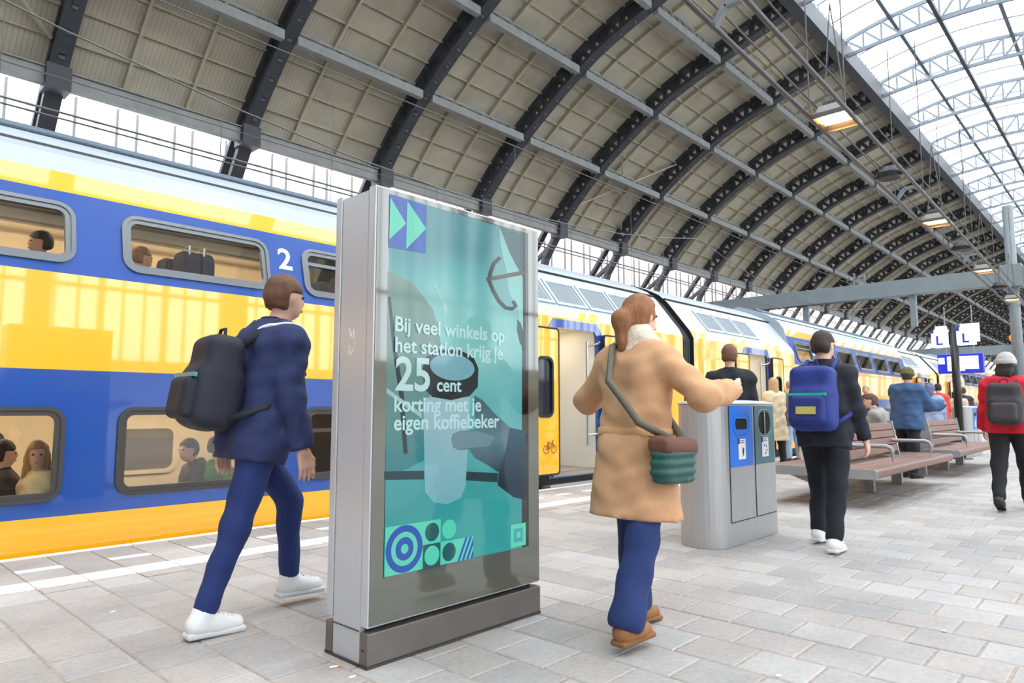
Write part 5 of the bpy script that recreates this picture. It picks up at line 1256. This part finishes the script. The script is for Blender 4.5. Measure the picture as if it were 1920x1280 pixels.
def backpack(pi, label, main, pocket, accent=None, h=.46, w=.3, d=.17, low=.1, patch=None):
    s = pi['s']; f, l, u_ = vunit(pi['fwd']), pi['left'], vunit(pi['up']); c_ = (pi['shR'] + pi['shL']) / 2 - f * (.15 + d / 2) * s - u_ * (low + h / 2 - .06)
    R = np.stack([f, l, u_], 1); t = carried('backpack', label, 'backpack', c_ - u_ * h / 2)
    b_ = grow_w('bag', [('b', c_, (d / 2, w / 2, h / 2), .07, R), ('b', c_ - u_ * h * .15, (d / 2 + .03, w / 2 - .01, h * .3), .06, R)], cloth(main, .7), t, .04, 0, .014, lambda P, dd: dd + folds(P, .003))
    pc_ = c_ - f * (d / 2 + .03) - u_ * h * .2
    pk = grow_w('front_pocket', [('b', pc_, (.045, w / 2 - .035, h * .22), .04, R)], cloth(pocket, .7), t, .02, 0, .012)
    if accent:
        q0 = c_ - f * (d / 2 + .042) + u_ * h * .03; MB().bar(q0 - l * w * .42, q0 + l * w * .42, .02, .022, up=u_).build('accent_stripe', mat('accent_%d_%d_%d' % accent, accent, .4), t)
    if patch:
        q0 = pc_ - f * .047 - u_ * .01; MB().bar(q0 - l * w * .22, q0 + l * w * .22, .012, .06, up=u_).build('patch', cloth(patch), t)
    q0 = c_ + u_ * h * .5; MB().tube([q0 + l * .04, q0 + l * .03 + u_ * .04, q0 - l * .03 + u_ * .04, q0 - l * .04], .009, 6).build('carry_loop', cloth(pocket, .7), t)
    for sd, sg_ in (('R', -1), ('L', 1)):
        sh = pi['sh' + sd] * .62 + (pi['shR'] + pi['shL']) * .19; q = [c_ + f * d * .4 + l * sg_ * w * .3 + u_ * h * .42, sh - f * .05 + u_ * .1, sh + f * .09 + u_ * .04, sh + f * .15 - u_ * .16, c_ + f * (d * .5 + .12) + l * sg_ * (w * .62) - u_ * h * .2, c_ + f * d * .3 + l * sg_ * w * .48 - u_ * h * .36]
        MB().tube(q, .02, 8).build('shoulder_strap', cloth(pocket, .7), t, smooth=True)
    return t
# ------------------------------------------------------------------ the walkers in front
p1 = person('person in a navy jacket and blue trousers striding past behind the kiosk', *onz(405, 1190)[:2], -2, 1.93, dict(lean=9, legR=(-16, 4), legL=(36, 34), footR=2, footL=2, armR=(-4, 9, 16), armL=(-20, 8, 20), head=(8, 0), twist=6), 'fair', (112, 74, 50), 'short',
            top=(40, 50, 92), top_len=.13, top_grow=.03, bottom=(28, 48, 104), shoes=(232, 232, 232), collar=(30, 36, 64), stripe=True, laces=True, leg_grow=.008)
backpack(p1, 'black backpack with teal trim worn on the navy jacket', (32, 34, 48), (26, 30, 40), (60, 140, 150), h=.5, w=.32, d=.2)
pt = p1['shR'] + p1['up'] * .02
p2 = person('person in a long camel coat with a cream scarf walking away past the bin', *onz(1190, 1218)[:2], -4, 1.71, dict(lean=4, legR=(-13, 8), legL=(16, 14), footR=0, footL=6, armR=(8, 46, 92, -46), armL=(8, 44, 92, -44), head=(4, -10), twist=0), 'fair', (150, 96, 58), 'tail', .12,
            top=(204, 156, 116), top_len=.335, top_grow=.026, coat_flare=.02, belt=(200, 152, 104), bottom=(34, 52, 104), flare=.022, leg_grow=.02, shoes=(150, 100, 56), scarf=(224, 208, 190), boot=True)
# belt seam and shoulder bag
pb = p2['pel']; lf, uu_, ff = p2['left'], p2['up'], p2['fwd']
bag_c = pb - lf * .27 - uu_ * .04 - ff * .06
hb = carried('shoulder_bag', 'small dark green shoulder bag hanging at the camel coat', 'bag', bag_c - uu_ * .12)
Rb = np.stack([ff, lf, uu_], 1)
grow_w('pouch', [('b', bag_c, (.13, .06, .105), .05, Rb)], cloth((34, 84, 78), .55), hb, .03, 0, .011, lambda P, d: d + .006 * np.sin(P[:, 2] * 150))
grow_w('flap', [('b', bag_c + uu_ * .075, (.135, .066, .045), .035, Rb)], cloth((104, 60, 44), .55), hb, .02, 0, .011)
shl = p2['shL'] + uu_ * .07
MB().tube([bag_c + uu_ * .1, pb - lf * .16 + uu_ * .14 - ff * .19, pb + lf * .02 + uu_ * .34 - ff * .2, (p2['shL'] * .7 + p2['shR'] * .3) + uu_ * .06 - ff * .12, (p2['shL'] * .72 + p2['shR'] * .28) + uu_ * .1, (p2['shL'] * .6 + p2['shR'] * .4) + ff * .14 - uu_ * .02, pb + ff * .2 + uu_ * .22 - lf * .03, bag_c + ff * .09 + uu_ * .1], .02, 8).build('strap', cloth((106, 98, 84), .7), hb, smooth=True)
p3 = person('person in a black jacket and black trousers carrying a blue backpack by the nearer bench', *onz(1570, 1036)[:2], 2, 1.80, dict(lean=6, legR=(-15, 4), legL=(24, 34), footR=3, footL=6, armR=(4, 9, 16), armL=(12, 8, 24), head=(2, -22)), 'fair', (58, 44, 38), 'short',
            top=(30, 30, 42), top_len=.12, bottom=(20, 22, 32), shoes=(238, 238, 238), laces=True, mark=True, top_grow=.022)
backpack(p3, 'bright blue backpack with green stripe and yellow patch', (26, 48, 128), (24, 44, 118), (30, 170, 140), h=.52, w=.34, d=.22, low=.04, patch=(186, 176, 96))
p4 = person('person in a red coat and grey knitted hat walking away at the right edge', *onz(1876, 960)[:2], 0, 1.72, dict(lean=3, legL=(-12, 14), legR=(14, 6), footL=22, footR=0, armR=(10, 10, 20), armL=(8, 10, 20), head=(0, 0)), 'fair', (40, 34, 32), 'long', .02,
            top=(206, 28, 52), top_len=.08, top_grow=.036, bottom=(34, 34, 40), shoes=(40, 40, 44), hat=(196, 194, 192), scarf=(34, 34, 38), plant='L', build=1.04)
backpack(p4, 'dark grey backpack on the red coat', (54, 50, 54), (66, 62, 66), None, h=.46, w=.32, d=.2, low=.06)
# ------------------------------------------------------------------ people waiting along the train
def stand(label, px, py, dist, yaw, h, **kw):
    p = atd(px, py, dist); kw.setdefault('res', .022); kw.setdefault('hands', dist < 12); kw.setdefault('group', 'passengers waiting on the platform')
    return person(label, p[0], p[1], yaw, h, kw.pop('pose', dict(lean=2, legR=(-3, 2), legL=(4, 4), armR=(8, 8, 30), armL=(6, 8, 25))), **kw)
b1 = stand('person with short brown hair in a black coat standing behind the twin bin', 1392, 800, 7.6, 20, 1.84, hair=(120, 78, 56), top=(26, 28, 36), top_len=.16, bottom=(26, 28, 36), shoes=(30, 30, 30))
b2 = stand('person with long blond hair in a cream coat near the far train door', 1462, 800, 13.6, 60, 1.74, hair=(206, 168, 120), hair_style='long', hair_len=.26, top=(222, 202, 170), top_len=.42, coat_flare=.03, bottom=(28, 28, 30), shoes=(24, 24, 26), boot=True)
b3 = stand('person in a grey jacket with a pale fur-edged hood beside the cream coat', 1492, 800, 14.6, 70, 1.72, hair=(190, 150, 110), top=(104, 96, 98), top_len=.14, bottom=(150, 176, 206), shoes=(60, 60, 60), scarf=(206, 178, 138))
b4 = stand('person in a dark jacket and pale trousers behind the blue backpack', 1518, 800, 13.0, 80, 1.66, hair=(60, 44, 36), top=(64, 54, 70), top_len=.12, bottom=(206, 198, 186), shoes=(200, 198, 194))
b5 = stand('person in a blue padded jacket and olive hat between the two benches', 1714, 800, 11.2, -20, 1.80, hair=(70, 60, 50), hat=(98, 100, 62), top=(60, 90, 132), top_len=.16, top_grow=.062, bottom=(28, 28, 36), shoes=(30, 28, 28), build=1.1, pose=dict(lean=4, legR=(-4, 2), legL=(8, 6), armR=(30, 12, 60), armL=(20, 10, 50), head=(6, 20)), res=.018)
b6 = stand('grey haired person with a navy coat near the train', 1618, 800, 17.5, 200, 1.72, hair=(176, 172, 168), top=(40, 52, 92), bottom=(40, 40, 50), shoes=(40, 40, 40))
b7 = stand('person in a dark brown jacket carrying a tote bag beyond the benches', 1738, 800, 15.5, 10, 1.72, hair=(112, 78, 58), hair_style='long', hair_len=.05, top=(70, 62, 72), top_len=.14, bottom=(40, 40, 52), shoes=(40, 40, 40))
b8 = stand('person in a pale blue jacket with a lavender hood beyond the benches', 1757, 800, 15.0, 15, 1.66, hair=(60, 50, 50), hood=(112, 116, 156), top=(146, 162, 190), top_len=.16, top_grow=.05, bottom=(60, 62, 76), shoes=(60, 60, 60))
b9 = stand('person in an orange red jacket in the crowd behind the sign post', 1772, 800, 18.2, 30, 1.80, hair=(52, 40, 36), top=(226, 70, 56), top_len=.14, bottom=(40, 42, 60), shoes=(40, 40, 40))
b10 = stand('person in a cream padded jacket right of the sign post', 1806, 800, 21.5, -10, 1.70, hair=(90, 66, 50), top=(204, 190, 160), top_len=.14, top_grow=.05, bottom=(60, 60, 64), shoes=(40, 40, 40))
b11 = stand('person with brown hair in a dark grey coat right of the sign post', 1818, 800, 22.8, 0, 1.84, hair=(96, 66, 48), top=(66, 66, 74), top_len=.2, bottom=(40, 40, 46), shoes=(40, 40, 40))
b12 = stand('small distant person in a red scarf and dark coat along the train', 1730, 800, 22.0, 40, 1.72, hair=(60, 46, 40), top=(46, 46, 58), scarf=(190, 50, 50), bottom=(40, 40, 46), shoes=(40, 40, 40), res=.026)
b13 = stand('small distant person in a teal coat along the train', 1708, 800, 20.5, 60, 1.68, hair=(150, 120, 90), top=(56, 96, 112), bottom=(40, 40, 46), shoes=(40, 40, 40), res=.026)
b14 = stand('small distant person in a burgundy jacket at the last doors', 1768, 800, 26.0, 30, 1.76, hair=(60, 46, 40), top=(132, 40, 52), bottom=(40, 40, 46), shoes=(40, 40, 40), res=.026)
tb = b7['wrR'] - np.array((0, 0, .1)); tb = b8['pel'] + b8['left'] * .34 + np.array((0, 0, .02))
tote = carried('tote_bag', 'pale blue grey tote bag hanging beside the brown jacket', 'bag', tb - np.array((0, 0, .2)))
MB().prism(rrect(tb[0] - .2, tb[0] + .2, tb[2] - .2, tb[2] + .14, .03), 'y', tb[1] - .06, tb[1] + .06).build('bag_body', cloth((138, 152, 172)), tote, bevel=.01)
MB().tube([tb + (-.12, 0, .13), tb + (-.08, 0, .36), tb + (.08, 0, .36), tb + (.12, 0, .13)], .012, 6).build('handle', cloth((120, 134, 156)), tote)
# seated on the nearer bench, looking to the train

SEAT = dict(lean=8, legR=(82, 84, 4), legL=(80, 80, 6), armR=(40, 6, 50), armL=(42, 6, 46), head=(28, 20))
st = person('person in a grey hooded sweater sitting on the nearer bench', 11.95, 3.6, 90, 1.74, SEAT, hair=(104, 72, 54), top=(150, 148, 146), top_len=.04, bottom=(60, 62, 74), shoes=(60, 60, 60), res=.02, hands=True)
# ------------------------------------------------------------------ passengers behind the train windows
SIT = dict(lean=-4, legR=(86, 86, 4), legL=(86, 84, 4), armR=(20, 8, 70), armL=(22, 8, 66), head=(4, 0))
def rider(label, px, py, Y, zfloor, yaw, **kw):
    p = ony(px, py, Y); pose = dict(SIT); pose.update(kw.pop('pose', {})); kw.setdefault('res', .018)
    o = person(label, p[0], p[1], yaw, kw.pop('h', 1.68), pose, hands=kw.pop('hands', True), group='passengers inside the train', **kw)
    d = Vector((p[0], p[1], 0)) - Vector((o['head'][0], o['head'][1], 0)); o['root'].location.x += d.x; o['root'].location.y += d.y; o['root'].location.z = zfloor
    return o
rider('blond passenger in a cream sweater looking out of the lower window', 70, 860, 6.85, -.45, 180, hair=(196, 148, 92), hair_style='long', hair_len=.14, top=(226, 206, 164), top_len=.05, bottom=(70, 110, 70), pose=dict(head=(8, 75), armR=(30, 12, 110)))
rider('dark haired passenger at the left edge of the lower window', 8, 860, 7.2, -.45, 0, hair=(64, 50, 42), top=(60, 56, 60), top_len=.05, hands=False)
rider('passenger with headphones looking down in the lower window', 352, 855, 7.15, -.45, 180, hair=(58, 48, 44), top=(64, 58, 60), top_len=.05, pose=dict(head=(30, 15), lean=8))
rider('passenger in a green top in the lower window', 410, 850, 6.9, -.45, 0, hair=(80, 56, 44), top=(70, 130, 70), top_len=.05, hands=False)
rider('dark capped passenger in the left upper window', 75, 440, 7.1, 1.45, 180, hair=(58, 52, 58), top=(96, 88, 88), top_len=.05, hands=False, h=1.6)
rider('passenger with light brown hair in the upper window', 268, 478, 7.1, 1.45, 0, hair=(150, 112, 84), top=(120, 112, 120), top_len=.05, hands=False, h=1.6)
